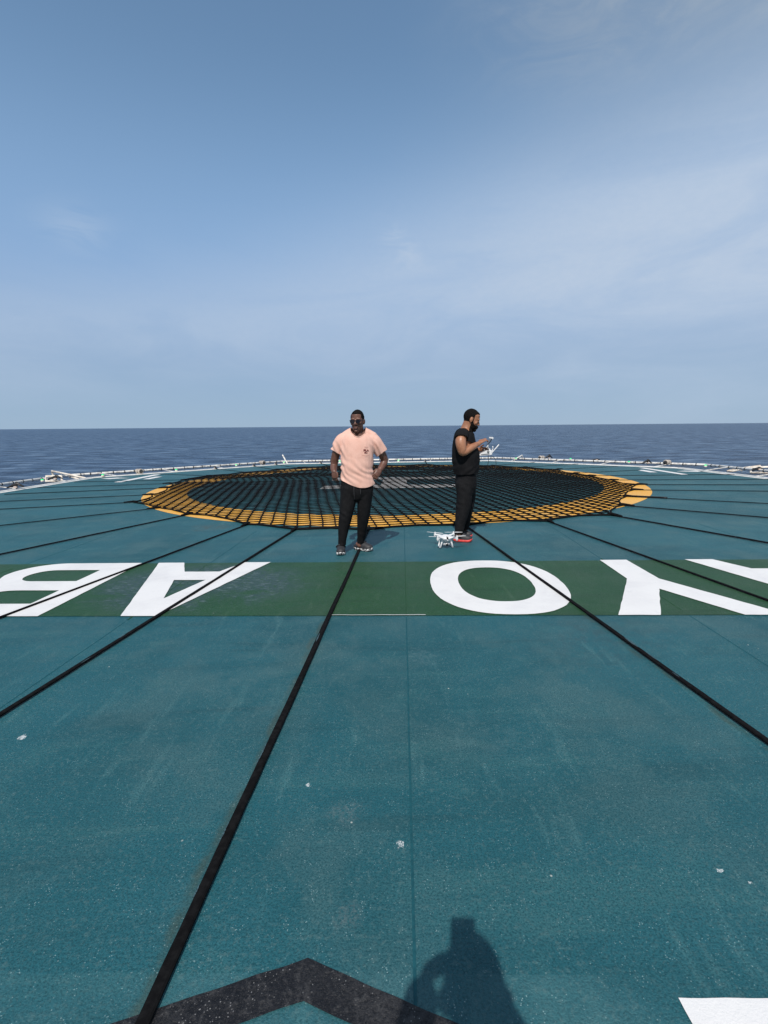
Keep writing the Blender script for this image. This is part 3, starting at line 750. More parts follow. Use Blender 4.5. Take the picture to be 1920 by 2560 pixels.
# ------------------------------------------------------------------ lamps along the edge
M_green_l, nt_, bs_ = new_mat('green_lamp_lens'); bs_.inputs['Base Color'].default_value = (.03, .75, .25, 1); bs_.inputs['Roughness'].default_value = .25
bs_.inputs['Emission Color'].default_value = (.02, 1, .35, 1); bs_.inputs['Emission Strength'].default_value = .12
def edge_lamp(px, py, Y, label):
    p = at(px, py, Y); r = thing('perimeter_light', label, 'light', (p.x, p.y, .05), 'green perimeter lights on the deck edge')
    m = MB(); m.tube([(p.x, p.y, .02), (p.x, p.y, .075)], [.055, .05], (1, 0, 0), 14, True, False); m.build('lamp_base', M_pipe2, r)
    m = MB(); m.ell((p.x, p.y, .085), (.052, .052, .035)); m.build('lens', M_green_l, r)
for px, py, Y, lb in ((107, 1208, 16.1, 'green deck edge light below the left rectangular pipe frame'), (257, 1187, 17.75, 'green deck edge light above the far left painted mark'),
        (440.5, 1174.5, 19.75, 'green deck edge light right of the leftmost floodlight'), (590.6, 1164.5, 22.05, 'green deck edge light left of the far left floodlight'),
        (710, 1157.5, 23.5, 'green deck edge light beside the leaning white pole'), (849.5, 1155.5, 23.45, 'green deck edge light just left of the pink-shirted man'),
        (996, 1155, 23.4, 'green deck edge light between the two men'), (1290, 1149.7, 23.3, 'green deck edge light beside the bent white pole at far right'),
        (1426, 1154, 22.3, 'green deck edge light right of the far right floodlight'), (1572, 1160.5, 19.7, 'green deck edge light left of the upright dark anchor at right'),
        (1763, 1170, 17.3, 'rightmost green deck edge light above the right painted marks')):
    edge_lamp(px, py, Y, lb)
M_fl = simple('beige_floodlight_housing', (.50, .44, .38), .55, (.36, .31, .26), 8)
M_glass = simple('dark_floodlight_glass', (.06, .055, .05), .15, (.03, .03, .03), 20)
def floodlight(px, py, Y, ang, label):
    p = at(px, py, Y); p.z = .12
    r = thing('floodlight', label, 'floodlight', (p.x, p.y, .05), 'beige floodlights on the deck edge')
    d = Vector((math.sin(R(ang)), -math.cos(R(ang)), -.06)).normalized()
    m = MB(); m.tube([p - d * .15, p - d * .08, p + d * .06, p + d * .07, p + d * .13, p + d * .14], [.07, .088, .09, .103, .106, .097], (0, 0, 1), 18, True, False); m.build('housing', M_fl, r)
    m = MB(); m.tube([p + d * .141, p + d * .147], [.08, .076], (0, 0, 1), 18, True, False); m.build('front_glass', M_glass, r)
    m = MB(); s = Vector((d.y, -d.x, 0)).normalized()
    m.tube([p + s * .105, p + s * .105 + Vector((0, 0, -.09)), p - s * .105 + Vector((0, 0, -.09)), p - s * .105], [.012], (0, 1, 0), 6); m.box((p.x, p.y, .035), (.1, .1, .03)); m.build('bracket', M_pipe2, r)
floodlight(347, 1177, 18.85, 62, 'beige floodlight at far left above the left painted white marks')
floodlight(655, 1156, 23.0, 55, 'beige floodlight left of the leaning white pole')
floodlight(1354, 1148.5, 23.05, -60, 'beige floodlight at far right beside the bent white pole')
floodlight(1668, 1162.5, 18.7, -60, 'beige floodlight above the right painted white marks')

def pipes(name, label, cat, runs, mat, rad, group=None):
    c = sum((Vector(p) for r in runs for p in r), Vector()) / sum(len(r) for r in runs)
    r = thing(name, label, cat, (c.x, c.y, .0), group)
    for part, run in zip(['pole'] + ['stay'] * 8, runs):
        m = MB(); m.tube(run, [rad] * len(run), (0, .3, 1), 10); m.build(part, mat, r)
    return r
pipes('leaning_pole', 'short white pole leaning left at the far deck edge', 'pole', [[at(719, 1160, 23.45), at(706.5, 1138, 23.6)]], M_pipe, .035)
pipes('bent_pole', 'white bent handrail pole at the far edge right of the man in black', 'pole', [[at(1284, 1152, 23.35), at(1291, 1146, 23.5), at(1305, 1138, 23.7), at(1307, 1146, 23.75)]], M_pipe, .03, 'bent handrail poles at the deck edge')
pipes('bent_pole', 'long cream bent pole rising left over the left deck edge', 'pole', [[at(214, 1195.5, 17.5), at(175, 1187, 17.8), at(129.5, 1177.5, 18.2), at(132.5, 1187.5, 18.2)], [at(174, 1186, 17.8), at(175, 1194, 17.9)], [at(172, 1190, 18), at(196, 1198, 17.55)]], M_pipe2, .035, 'bent handrail poles at the deck edge')
pipes('bent_pole', 'rust-streaked cream bent pole over the right deck edge', 'pole', [[at(1818, 1177.5, 17.3), at(1860, 1170, 17.3), at(1900, 1164.5, 17.3), at(1903, 1173.5, 17.3)], [at(1852, 1170, 17.3), at(1854, 1177, 17.2)], [at(1826, 1178.5, 17.0), at(1862, 1173, 17.0)]], M_pipe2, .035, 'bent handrail poles at the deck edge')
def frame(label, a, b, c, d):
    r = thing('pipe_frame', label, 'pipe frame', (a.x, a.y, 0), 'rectangular pipe frames over the deck edge')
    m = MB(); m.tube([a, b, c, d], [.038] * 4, (0, 1, .2), 10); m.build('hoop', M_pipe2, r)
    m = MB(); m.tube([a, d], [.038] * 2, (0, 0, 1), 10); m.build('bottom_bar', M_pipe2, r)
frame('rectangular cream pipe frame at the left deck edge', at(115.5, 1203.5, 16.8), at(115, 1190.5, 17.0), at(154, 1190, 17.0), at(155, 1202.5, 16.9))
frame('rectangular cream pipe frame at the right frame border', at(1877, 1181.5, 16.4), at(1877, 1168.5, 16.6), at(1935, 1167, 16.2), at(1936, 1183, 16.0))

# ================================================================== people
M_skin1 = simple('deep_brown_skin', (.15, .068, .047), .45, (.11, .05, .036), 14, .15, 120, .002, .5)
M_skin2 = simple('warm_brown_skin', (.36, .165, .092), .45, (.28, .12, .065), 12, .15, 120, .002, .5)
M_hair = simple('short_black_hair', (.006, .0055, .0055), .9, (.012, .0105, .010), 90, .8, 260, .004, .08)
M_beard = simple('dark_beard', (.007, .006, .0055), .9, (.016, .012, .010), 60, .6, 220, .004, .08)
M_pink = simple('salmon_cotton', (.75, .455, .375), .85, (.72, .42, .34), 9, .25, 240, .002, .25, sheen=.1)
M_track = simple('black_jersey_cloth', (.0085, .0085, .0098), .85, (.012, .012, .0135), 20, .3, 200, .002, .12)
M_black_tee = simple('black_cotton', (.0075, .0075, .0088), .85, (.0105, .0105, .012), 14, .3, 200, .002, .12)
M_red_ink = simple('dark_red_print', (.13, .012, .014), .8)
M_shade_ink = simple('tone_on_tone_print', (.66, .37, .30), .85)
M_clog = simple('charcoal_foam', (.022, .022, .026), .6, (.03, .03, .034), 30)
M_marble = simple('white_and_grey_marbled_foam', (.60, .60, .60), .6, (.05, .05, .055), 38, lo=.47, hi=.53)
M_sole_b = simple('dark_sole', (.02, .02, .022), .7)
M_redsole = simple('coral_red_foam', (.80, .085, .075), .55, (.66, .06, .055), 40)
M_lens = simple('black_sunglass_lens', (.006, .006, .010), .08, (.006, .006, .01), 10, spec=.7)
M_eye = simple('dark_eyelid', (.05, .025, .018), .5)
M_lip = simple('dark_lip', (.14, .06, .05), .45)
M_cord = simple('black_cord', (.02, .02, .022), .7)
M_draw = simple('charcoal_cord', (.05, .05, .055), .7)

def head_frame(c, yaw, pitch, roll=0, s=1.0):
    return Matrix.Translation(c) @ Matrix.Rotation(yaw, 4, 'Z') @ Matrix.Rotation(roll, 4, 'Y') @ Matrix.Rotation(pitch, 4, 'X') @ Matrix.Scale(s, 4)
def add_head(mb, H, wide=1.0):
    """head in its own frame: face to -Y, eyes at z=0"""
    sub = MB(); w = wide
    sub.ell((0, .012, .035), (.075 * w, .096, .094))
    sl = [(.055, -.002, .074, .093), (.015, -.010, .073, .089), (-.03, -.017, .070, .082), (-.065, -.024, .064, .073), (-.092, -.033, .054, .060), (-.112, -.043, .041, .046), (-.124, -.052, .026, .03)]
    sub.stube([(0, y, z) for z, y, rx, ry in sl], [(rx * w, ry) for z, y, rx, ry in sl], (1, 0, 0), 18)
    sub.stube([(0, -.094, .012), (0, -.106, -.014), (0, -.114, -.034)], [.010, .012, .015], (1, 0, 0), 10)
    for sx in (-1, 1):
        sub.ell((sx * .014, -.101, -.036), (.013, .013, .010))
        sub.ell((sx * .033, -.088, .024), (.030, .013, .011))
        sub.ell((sx * .044, -.062, -.026), (.026, .022, .024))
        sub.ell((sx * .034, -.084, -.002), (.016, .010, .010))
        sub.ell((sx * .078 * w, .010, -.012), (.010, .021, .033), Matrix.Rotation(sx * .35, 3, 'Z'))
        sub.ell((sx * .085 * w, .018, -.004), (.006, .016, .026), Matrix.Rotation(sx * .5, 3, 'Z'))
    sub.ell((0, -.096, -.068), (.028, .014, .0085)); sub.ell((0, -.095, -.082), (.025, .014, .010))
    sub.ell((0, -.083, -.112), (.022, .017, .017))
    vs = [H @ Vector(p) for p in sub.v]
    mb.add(vs, sub.f)
def hand(mb, wrist, palm, dirv, nrm, curl, side, spread=1.0, thumb=None, index=None, L=1.0):
    """palm and five separate fingers. dirv: where fingers point, nrm: out of the back of the hand, side: towards the thumb"""
    wrist, palm = Vector(wrist), Vector(palm); d = Vector(dirv).normalized(); n = Vector(nrm); n = (n - d * n.dot(d)).normalized(); sd = d.cross(n)
    if sd.dot(Vector(side)) < 0: sd = -sd
    kn = palm + d * .045
    mb.tube([wrist, wrist.lerp(palm, .5), palm, kn], [(.030, .024), (.036, .020), (.042, .018), (.041, .014)], sd, 12)
    lens = [.072, .082, .076, .060]
    for k in range(4):
        o = kn + sd * (.031 - .0207 * k) * spread
        c = curl[k] if hasattr(curl, '__len__') else curl
        l = lens[k] * L; pts = [o - d * .012]; ang = .15 + c * .35; p = o
        for seg, da in ((.45, c * .8), (.31, c * .9), (.24, 0)):
            fd = d * math.cos(ang) - n * math.sin(ang) + sd * (.09 * (1.5 - k) * (spread - .85))
            p = p + fd.normalized() * l * seg; pts.append(p); ang += da
        mb.tube(pts, [.0105, .0095, .0088, .0075], sd, 8)
    th = thumb if thumb is not None else (sd * .7 + d * .7 - n * .35)
    th = Vector(th).normalized()
    o = palm - d * .025 + sd * .030
    mb.tube([o - sd * .012, o + sd * .012 + th * .012, o + sd * .012 + th * .042, o + sd * .008 + th * .066 - n * .006], [.0155, .0135, .0115, .0088], n, 8)
def clog(root, toe, heel, mats, name='clog', z=0.0, strap_back=True, sole_h=.034, width=.054, tilt=0.0):
    """a foam clog: sole, upper with a rounded toe box, heel strap"""
    toe = Vector((toe[0], toe[1], z)); heel = Vector((heel[0], heel[1], z)); f = (toe - heel); L = f.length; f.normalize(); sd = Vector((f.y, -f.x, 0))
    def W(s): # half width along the foot, s=0 heel .. 1 toe
        s = max(0, min(1, s)); base = .72 + .34 * math.sin(math.pi * min(1, max(0, (s - .05) * .86)) ** 1.15)
        end = math.sqrt(max(0, 1 - (max(0, s - .80) / .20) ** 2.2)) * math.sqrt(max(0, 1 - (max(0, .14 - s) / .14) ** 2))
        return width * base * end
    upm, solem, strapm = mats
    m = MB(); rows = []; N = 22
    def outline(grow): return [heel + f * (L * (.5 + (i / N - .5) * grow)) + sd * sg * (W(i / N) * grow + .001) for sg, rng in ((1, range(N + 1)), (-1, range(N, -1, -1))) for i in rng]
    lv = [(.002, .93), (.006, 1.0), (sole_h * .7, 1.03), (sole_h, 1.0)]
    ns = 2 * (N + 1); vs = []; fs = []
    for h, gr in lv:
        for k, p in enumerate(outline(gr)):
            s = (p - heel).dot(f) / L; lift = .016 * max(0, (s - .78) / .22) ** 2 + .004 * max(0, (.2 - s) / .2)
            vs.append((p.x, p.y, z + h + lift))
    for r_ in range(len(lv) - 1):
        for k in range(ns): fs.append((r_ * ns + k, r_ * ns + (k + 1) % ns, (r_ + 1) * ns + (k + 1) % ns, (r_ + 1) * ns + k))
    fs.append(tuple(range(ns))[::-1]); fs.append(tuple((len(lv) - 1) * ns + k for k in range(ns)))
    m.add(vs, fs); sole = m.build(name + '_sole', solem, root)
    # upper: half-shell sections from the toe back to the ankle opening, then a low heel cup
    m = MB(); K = 12
    prof = [(.985, .022), (.95, .040), (.90, .050), (.82, .060), (.72, .070), (.62, .080), (.53, .090), (.48, .090)]
    vs = []; fs = []
    for s, h in prof:
        for k in range(K + 1):
            a = math.pi * k / K; c = math.cos(a); sn = math.sin(a) ** .75
            lift = .014 * max(0, (s - .78) / .22) ** 2
            p = heel + f * (L * s) + sd * (W(s) * 1.0 * c); vs.append((p.x, p.y, z + sole_h * .9 + lift + h * sn))
    n = K + 1
    for i in range(len(prof) - 1):
        for k in range(K): fs.append((i * n + k, i * n + k + 1, (i + 1) * n + k + 1, (i + 1) * n + k))
    fs.append(tuple(range(n)))
    m.add(vs, fs)
    cup = [(.5, .05), (.36, .042), (.22, .040), (.10, .040), (.03, .036)]
    for sg in (1, -1):
        vs = []; fs = []
        for s, h in cup:
            wv = W(s) * .98
            for q in (0, 1): p = heel + f * (L * s) + sd * sg * wv; vs.append((p.x, p.y, z + sole_h * .9 + h * q))
            for q in (1, 0): p = heel + f * (L * s + .004) + sd * sg * max(.001, wv - .006); vs.append((p.x, p.y, z + sole_h * .9 + h * q))
        for i in range(len(cup) - 1):
            for q in range(4): fs.append((i * 4 + q, i * 4 + (q + 1) % 4, (i + 1) * 4 + (q + 1) % 4, (i + 1) * 4 + q))
        m.add(vs, fs)
    up = m.build(name + '_upper', upm, root)
    m = MB(); pts = []
    for k in range(13):
        a = math.pi * k / 12
        s = .46 - .44 * math.sin(a) if strap_back else .46 + .16 * math.sin(a)
        zz = .075 + (.0 if strap_back else .045 * math.sin(a))
        p = heel + f * (L * s) + sd * (W(.46) * 1.06 * math.cos(a)); pts.append((p.x, p.y, z + zz))
    m.tube(pts, [(.0035, .009)] * 13, (f.x, f.y, 0), 8)
    m.build(name + '_strap', strapm, root)
def weave(p, A, B, wl): return 0

# ------------------------------------------------------------------ man in the salmon t-shirt
Y1 = 5.90
def M1(cx, cy, dy=0.0): return at(800 + cx / 5.265, 1000 + cy / 5.265, Y1 + dy)
K1 = 0.000968
man1 = thing('person', 'man in salmon pink t-shirt, sunglasses and black joggers facing the camera', 'person', (-.43, 5.87, 0))
H1 = head_frame(M1(494, 277, -.005), R(-12), R(2), R(0), 1.03)
b = MB(); add_head(b, H1, .98)
b.stube([M1(500, 330, .02), M1(503, 400, .03), M1(503, 455, .035)], [(.064, .066), (.067, .066), (.085, .07)], (1, 0, 0), 16)
b.stube([M1(500, 470, .03), M1(495, 560, .0), M1(492, 700, 0), M1(490, 850, .0), M1(490, 1000, 0), M1(488, 1120, .01)], [(.15, .07), (.165, .10), (.165, .115), (.160, .115), (.165, .115), (.165, .11)], (1, 0, 0), 18)
b.stube([M1(285, 530, .03), M1(390, 470, .035), M1(503, 450, .035), M1(610, 463, .035), M1(695, 515, .03)], [.045, .05, .055, .05, .045], (0, 1, 0), 12)
# arms
b.stube([M1(272, 530, .03), M1(232, 640, .05), M1(198, 760, .08), M1(186, 850, .09), M1(180, 905, .05), M1(190, 950, .0)], [.060, .057, .051, .047, .043, .033], (0, 1, 0), 14)
b.stube([M1(712, 525, .03), M1(770, 630, .05), M1(828, 735, .09), M1(846, 800, .11), M1(825, 860, .08), M1(790, 915, .02)], [.060, .057, .052, .048, .046, .034], (0, 1, 0), 14)
hand(b, M1(188, 940, .0), M1(190, 975, -.015), M1(193, 1050, -.01) - M1(190, 975, -.015), (-.45, -.85, .1), [.55, .65, .75, .8], (1, -.3, 0), 1.0, thumb=(M1(232, 1045, -.06) - M1(225, 965, -.04)))
hand(b, M1(797, 908, .02), M1(765, 955, -.02), M1(722, 1015, -.05) - M1(765, 955, -.02), (.55, -.75, .35), [.55, .7, .8, .9], (-.6, -.2, .5), 1.0, thumb=(M1(690, 985, -.04) - M1(735, 945, -.04)))
# legs
b.stube([M1(385, 1120, .02), M1(365, 1300, .0), M1(340, 1480, -.02), M1(305, 1720, -.01), M1(288, 1880, .0), M1(284, 1950, .0)], [.09, .082, .06, .052, .036, .038], (1, 0, 0), 14)
b.stube([M1(590, 1120, .02), M1(585, 1300, .03), M1(572, 1480, .04), M1(545, 1720, .09), M1(527, 1860, .12), M1(522, 1915, .12)], [.09, .082, .06, .052, .036, .038], (1, 0, 0), 14)
F1 = [((-.548, 5.755), (-.565, 6.03)), ((-.160, 5.955), (-.40, 6.115))]
for (tx, ty), (hx, hy) in F1:
    b.stube([(hx + (tx - hx) * .2, hy + (ty - hy) * .2, .07), (hx + (tx - hx) * .5, hy + (ty - hy) * .5, .06), (hx + (tx - hx) * .85, hy + (ty - hy) * .85, .048)], [.034, .034, .02], (0, 0, 1), 12)
body = unify(b, 'body', .0045, 2)
o = link('body', body, M_skin1, man1)
Hi = H1.inverted()
def hair1(p):
    q = Hi @ p
    if q.z < -.03 or q.length > .2: return False
    if abs(q.x) > .074 and q.z < .022: return False
    return q.z > .076 + .1 * min(0, q.y + .085) if q.y < -.055 else (q.z > .035 - .55 * (q.y + .055) if q.y < .01 else q.z > -.028)
link('hair', subset_offset(body, hair1, .006, 'hair'), M_hair, man1)
def stubble(p):
    q = Hi @ p
    return -.135 < q.z < -.052 and q.y < -.02 and abs(q.x) < .03 and q.z < -.088
# sunglasses
sg = bpy.data.objects.new('sunglasses', None); COL.objects.link(sg); attach(sg, man1)
m = MB()
for sx in (-1, 1):
    Mx = Matrix.Rotation(sx * -.16, 3, 'Z')
    pts = [(math.copysign(abs(math.cos(a)) ** .6, math.cos(a)) * .0275, math.copysign(abs(math.sin(a)) ** .7, math.sin(a)) * .0205) for a in [2 * math.pi * k / 20 for k in range(20)]]
    vs = [H1 @ (Vector((sx * .034, -.112, -.002)) + Mx @ Vector((x, yy, z))) for yy in (-.003, .003) for x, z in pts]
    m.add(vs, [tuple(range(20)), tuple(range(20, 40))[::-1]] + [(k, (k + 1) % 20, 20 + (k + 1) % 20, 20 + k) for k in range(20)])
m.build('lens', M_lens, sg, smooth=False)
m = MB(); m.tube([H1 @ Vector(p) for p in ((-.01, -.114, .006), (0, -.117, .009), (.01, -.114, .006))], [.004], (0, 0, 1), 6)
m.build('bridge', M_lens, sg)
for sx in (-1, 1):
    m = MB(); m.tube([H1 @ Vector(p) for p in ((sx * .061, -.107, .010), (sx * .079, -.06, .010), (sx * .083, .0, .008), (sx * .082, .02, -.004))], [(.005, .0028)] * 4, (0, 0, 1), 6); m.build('temple_arm', M_lens, sg)
m = MB(); m.ell((0, -.1085, -.070), (.024, .004, .0045), None); m.ell((0, -.108, -.081), (.021, .004, .006))
m.v = [tuple(H1 @ Vector(p)) for p in m.v]; m.build('lips', M_lip, man1)
# t-shirt
s_ = MB()
s_.stube([M1(503, 425, .03), M1(500, 468, .02), M1(496, 530, .0), M1(494, 640, -.005), M1(492, 760, -.005), M1(489, 880, -.005), M1(490, 980, 0), M1(495, 1080, 0), M1(500, 1200, .0)],
        [(.098, .085), (.165, .10), (.205, .122), (.208, .138), (.200, .145), (.196, .148), (.200, .147), (.208, .147), (.214, .145)], (1, 0, 0), 24)
s_.stube([M1(330, 500, .03), M1(270, 560, .035), M1(228, 660, .045), M1(190, 760, .06)], [.078, .084, .078, .078], (0, 1, 0), 16)
s_.stube([M1(665, 495, .03), M1(725, 555, .035), M1(785, 650, .05), M1(850, 755, .08)], [.078, .084, .078, .078], (0, 1, 0), 16)
s_.stube([M1(300, 505, .03), M1(400, 445, .033), M1(503, 432, .033), M1(610, 440, .033), M1(700, 488, .03)], [.062, .066, .07, .066, .064], (0, 1, 0), 14)
tm = unify(s_, 'tshirt', .0065, 3)
hem_c = M1(495, 1105, 0); zL, zR = M1(285, 1045).z, M1(720, 1108).z
xL, xR = M1(285, 1045).x, M1(720, 1108).x; zM = M1(600, 1150).z
# bend the hem: warp, cut flat, unwarp
def hemz(x):
    s = (x - xL) / (xR - xL); return zL + (zR - zL) * s - .058 * math.sin(math.pi * max(0, min(1, s)) ** 1.25)
def warp(me, sgn, f):
    for v in me.vertices: v.co.z += sgn * f(v.co)
wf = lambda p: -hemz(p.x) * max(0, min(1, (1.05 - p.z) / .12)) if False else -(hemz(p.x) - zR)
warp(tm, 1, lambda p: wf(p) * max(0.0, min(1.0, (1.15 - p.z) / .3)))
cutz = zR
aL = (M1(195, 750) - M1(235, 640)).normalized(); aR = (M1(845, 745) - M1(785, 640)).normalized()
def folds1(p):
    # pull lines from the low right hip up to the left, drag from the armpits
    q = (p.x - M1(600, 1000).x) * .55 + (p.z - M1(600, 1000).z)
    k = max(0, min(1, (1.25 - p.z) / .25))
    f = .0065 * math.sin(q * 70 + 4.5 * noise.noise(p * 5)) * k * max(0, noise.noise(p * 4 + Vector((2, 2, 2))) + .45)
    a = max(0, min(1, (abs(p.x - M1(495, 600).x) - .12) / .08)) * max(0, min(1, (M1(500, 520).z - p.z) / .08))
    f += .007 * math.sin((p.x * .9 + p.z * .45) * 95 + 3 * noise.noise(p * 5)) * a
    return f
def snap1(v):
    c = v.co; dx, dy = c.x - M1(503, 420).x, c.y - (Y1 + .015)
    if c.z > M1(500, 520).z and abs(dx) < .11 and abs(dy) < .15:
        e = math.sqrt((dx / .094) ** 2 + (dy / (.125 if dy < 0 else .09)) ** 2)
        if .8 < e < 1.3: c.x -= dx * (1 - 1 / e); c.y -= dy * (1 - 1 / e)
tm2 = cloth(tm, [(Vector((0, 0, cutz)), Vector((0, 0, -1)), lambda c: abs(c.x - M1(495, 1000).x) < .30 and c.z < cutz + .12),
                 (M1(222, 688, .05), Vector((aL.x * .75 - .25, .0, aL.z)).normalized(), lambda c: c.x < M1(270, 700).x and c.z > M1(200, 850).z),
                 (M1(815, 700, .06), Vector((aR.x * .75 + .25, .0, aR.z)).normalized(), lambda c: c.x > M1(722, 700).x and c.z > M1(800, 850).z)],
            .0045, 9, (1, 1, .6), .004,
            drop=lambda c: ((c.x - M1(503, 420).x) / .094) ** 2 + ((c.y - (Y1 + .015)) / (.125 if c.y < Y1 + .015 else .09)) ** 2 < 1 and c.z > M1(500, 520).z,
            fold=folds1, snap=snap1)
warp(tm2, -1, lambda p: wf(p) * max(0.0, min(1.0, (1.15 - p.z) / .3)))
shirt = link('tshirt', tm2, M_pink, man1)
bvh = BVHTree.FromPolygons([v.co for v in tm2.vertices], [p.vertices for p in tm2.polygons])
def on_shirt(cx, cy, lift=.002):
    d = (M1(cx, cy) - CAM).normalized(); h = bvh.ray_cast(CAM, d)
    return (h[0] - d * lift) if h[0] else M1(cx, cy, -.15)
# neck rib: ring that follows the edge of the opening
m = MB(); pts = []
cxn, cyn = M1(503, 420).x, Y1 + .015
for k in range(40):
    a = 2 * math.pi * k / 40; x = cxn + .094 * math.cos(a); y = cyn + (.125 if math.sin(a) < 0 else .09) * math.sin(a)
    h = bvh.ray_cast(Vector((x * 1.0 + .004 * math.cos(a), y + .004 * math.sin(a), 2.2)), Vector((0, 0, -1)))
    if h[0] is not None and h[0].z > 1.36: pts.append(h[0] + Vector((0, 0, .001)))
if len(pts) > 10: m.tube(pts + [pts[0]], [.0055] * (len(pts) + 1), (0, 0, 1), 6, False); m.build('neck_rib', M_pink, shirt)
def print_text(body_, cx, cy, size, mat, name, parent):
    cu = bpy.data.curves.new(name, 'FONT'); cu.body = body_; cu.size = size; cu.align_x = 'CENTER'; cu.resolution_u = 3; cu.offset = size * .05
    to = bpy.data.objects.new(name, cu); COL.objects.link(to)
    me = bpy.data.meshes.new_from_object(to.evaluated_get(bpy.context.evaluated_depsgraph_get())); bpy.data.objects.remove(to)
    for v in me.vertices: v.co = on_shirt(cx + v.co.x / K1, cy - v.co.y / K1, .0035)
    return link(name, me, mat, parent, False)
print_text('FILA', 607, 676, .036, M_red_ink, 'chest_print', shirt)
print_text('BIU', 604, 703, .026, M_red_ink, 'chest_print', shirt)
m = MB()
def ribbon(pts, w):
    vs = []; 
    for x, y in pts:
        vs.append(on_shirt(x, y - w / 2, .003)); vs.append(on_shirt(x, y + w / 2, .003))
    m.add(vs, [(2 * i, 2 * i + 1, 2 * i + 3, 2 * i + 2) for i in range(len(pts) - 1)])
ribbon([(585 + 50 * k / 8, 622) for k in range(9)], 16)
m.build('print_emblem', M_shade_ink, shirt, smooth=False)
m = MB(); ribbon([(552 + 100 * k / 10, 722 + 12 * math.sin(math.pi * k / 10)) for k in range(11)], 3); m.build('pocket_seam', M_shade_ink, shirt, smooth=False)
# joggers
p_ = MB()
p_.stube([M1(486, 1000, .0), M1(486, 1090, .0), M1(486, 1180, .0), M1(488, 1240, .0)], [(.182, .12), (.200, .132), (.203, .132), (.185, .12)], (1, 0, 0), 20)
p_.stube([M1(388, 1150, .0), M1(374, 1300, .0), M1(352, 1450, -.02), M1(325, 1600, -.015), M1(306, 1740, -.005), M1(294, 1850, .0), M1(291, 1905, .0), M1(290, 1960, 0)], [(.110, .12), (.106, .112), (.088, .098), (.080, .086), (.063, .07), (.052, .055), (.046, .05), (.046, .05)], (1, 0, 0), 18)
p_.stube([M1(588, 1150, .01), M1(586, 1300, .02), M1(578, 1450, .03), M1(562, 1600, .06), M1(548, 1740, .09), M1(538, 1820, .11), M1(535, 1870, .12), M1(533, 1920, .12)], [(.106, .12), (.095, .112), (.084, .098), (.074, .086), (.060, .068), (.048, .055), (.043, .05), (.043, .05)], (1, 0, 0), 18)
pm = unify(p_, 'joggers', .0065, 3)
def folds_p(p):
    k = max(0, 1 - abs(p.z - .52) / .22) + .8 * max(0, 1 - abs(p.z - .2) / .12)
    return .008 * math.sin(p.z * 60 + p.x * 38 + 5 * noise.noise(p * 5)) * k * max(0, .15 + noise.noise(p * 4.5))
pm2 = cloth(pm, [(M1(291, 1905), Vector((0, 0, -1)), lambda c: c.x < M1(420, 1700).x and c.z < .4), (M1(535, 1868, .12), Vector((0, 0, -1)), lambda c: c.x > M1(420, 1700).x and c.z < .4)],
            .004, 10, (1, 1, .5), .004, fold=folds_p)
jog = link('joggers', pm2, M_track, man1)
for cx, cy, r_, dy in ((292, 1875, .050, 0), (536, 1845, .0465, .115)):
    m = MB(); m.tube([M1(cx, cy - 32, dy), M1(cx, cy - 26, dy), M1(cx - 1, cy + 26, dy), M1(cx - 1, cy + 31, dy)], [r_ * .97, r_ * 1.04, r_ * 1.0, r_ * .93], (1, 0, 0), 18, True, False); m.build('ankle_cuff', M_track, jog)
bvp = BVHTree.FromPolygons([v.co for v in pm2.vertices], [p.vertices for p in pm2.polygons])
def on_jog(cx, cy):
    d = (M1(cx, cy) - CAM).normalized(); h = bvp.ray_cast(CAM, d); return (h[0] - d * .004) if h[0] else M1(cx, cy, -.13)
for run in ([(449, 1120), (446, 1190), (450, 1250), (455, 1305)], [(528, 1120), (528, 1170), (534, 1205), (531, 1240)]):
    m = MB(); m.tube([on_jog(*q) for q in run], [.0032], (1, 0, 0), 6); m.build('drawstring', M_draw, jog)
for (toe, heel), back in zip(F1, (True, True)): clog(man1, toe, heel, (M_clog, M_marble, M_clog), strap_back=False)

# ------------------------------------------------------------------ man in black with the remote controller
Y2 = 6.55
def M2(cx, cy, dy=0.0): return at(1050 + cx / 5.529, 1000 + cy / 5.529, Y2 + dy)
man2 = thing('person', 'bearded man in sleeveless black top and trousers, in profile, holding a remote controller', 'person', (1.12, 6.55, 0))
H2 = head_frame(M2(708, 268, .0), R(90), R(20), R(0), 1.06)
b = MB(); add_head(b, H2, 1.0)
b.stube([M2(675, 290, .0), M2(655, 350, .0), M2(635, 410, .0), M2(628, 450, .0)], [(.066, .062), (.070, .062), (.078, .075), (.10, .09)], (1, 0, 0), 16)
b.stube([M2(620, 460, 0), M2(615, 560, 0), M2(618, 700, 0), M2(628, 850, 0), M2(632, 1000, 0), M2(632, 1120, 0)], [(.10, .14), (.125, .17), (.13, .165), (.135, .15), (.115, .14), (.10, .13)], (1, 0, 0), 18)
b.stube([M2(585, 520, -.20), M2(605, 470, -.11), M2(625, 450, 0), M2(605, 470, .11), M2(585, 520, .20)], [.06, .066, .066, .066, .06], (1, 0, 0), 12)
b.stube([M2(568, 515, -.20), M2(562, 580, -.235), M2(575, 670, -.255), M2(592, 722, -.255), M2(640, 705, -.235), M2(715, 655, -.19), M2(775, 622, -.14), M2(815, 602, -.105)], [.066, .071, .064, .052, .050, .048, .039, .032], (0, 1, 0), 16)
hand(b, M2(810, 604, -.105), M2(858, 568, -.075), M2(925, 535, -.03) - M2(858, 568, -.075), (-.35, -.45, .8), [.05, .45, .6, .7], (.3, .5, -.5), .95, thumb=(M2(915, 560, -.03) - M2(862, 585, -.05)), L=.92)
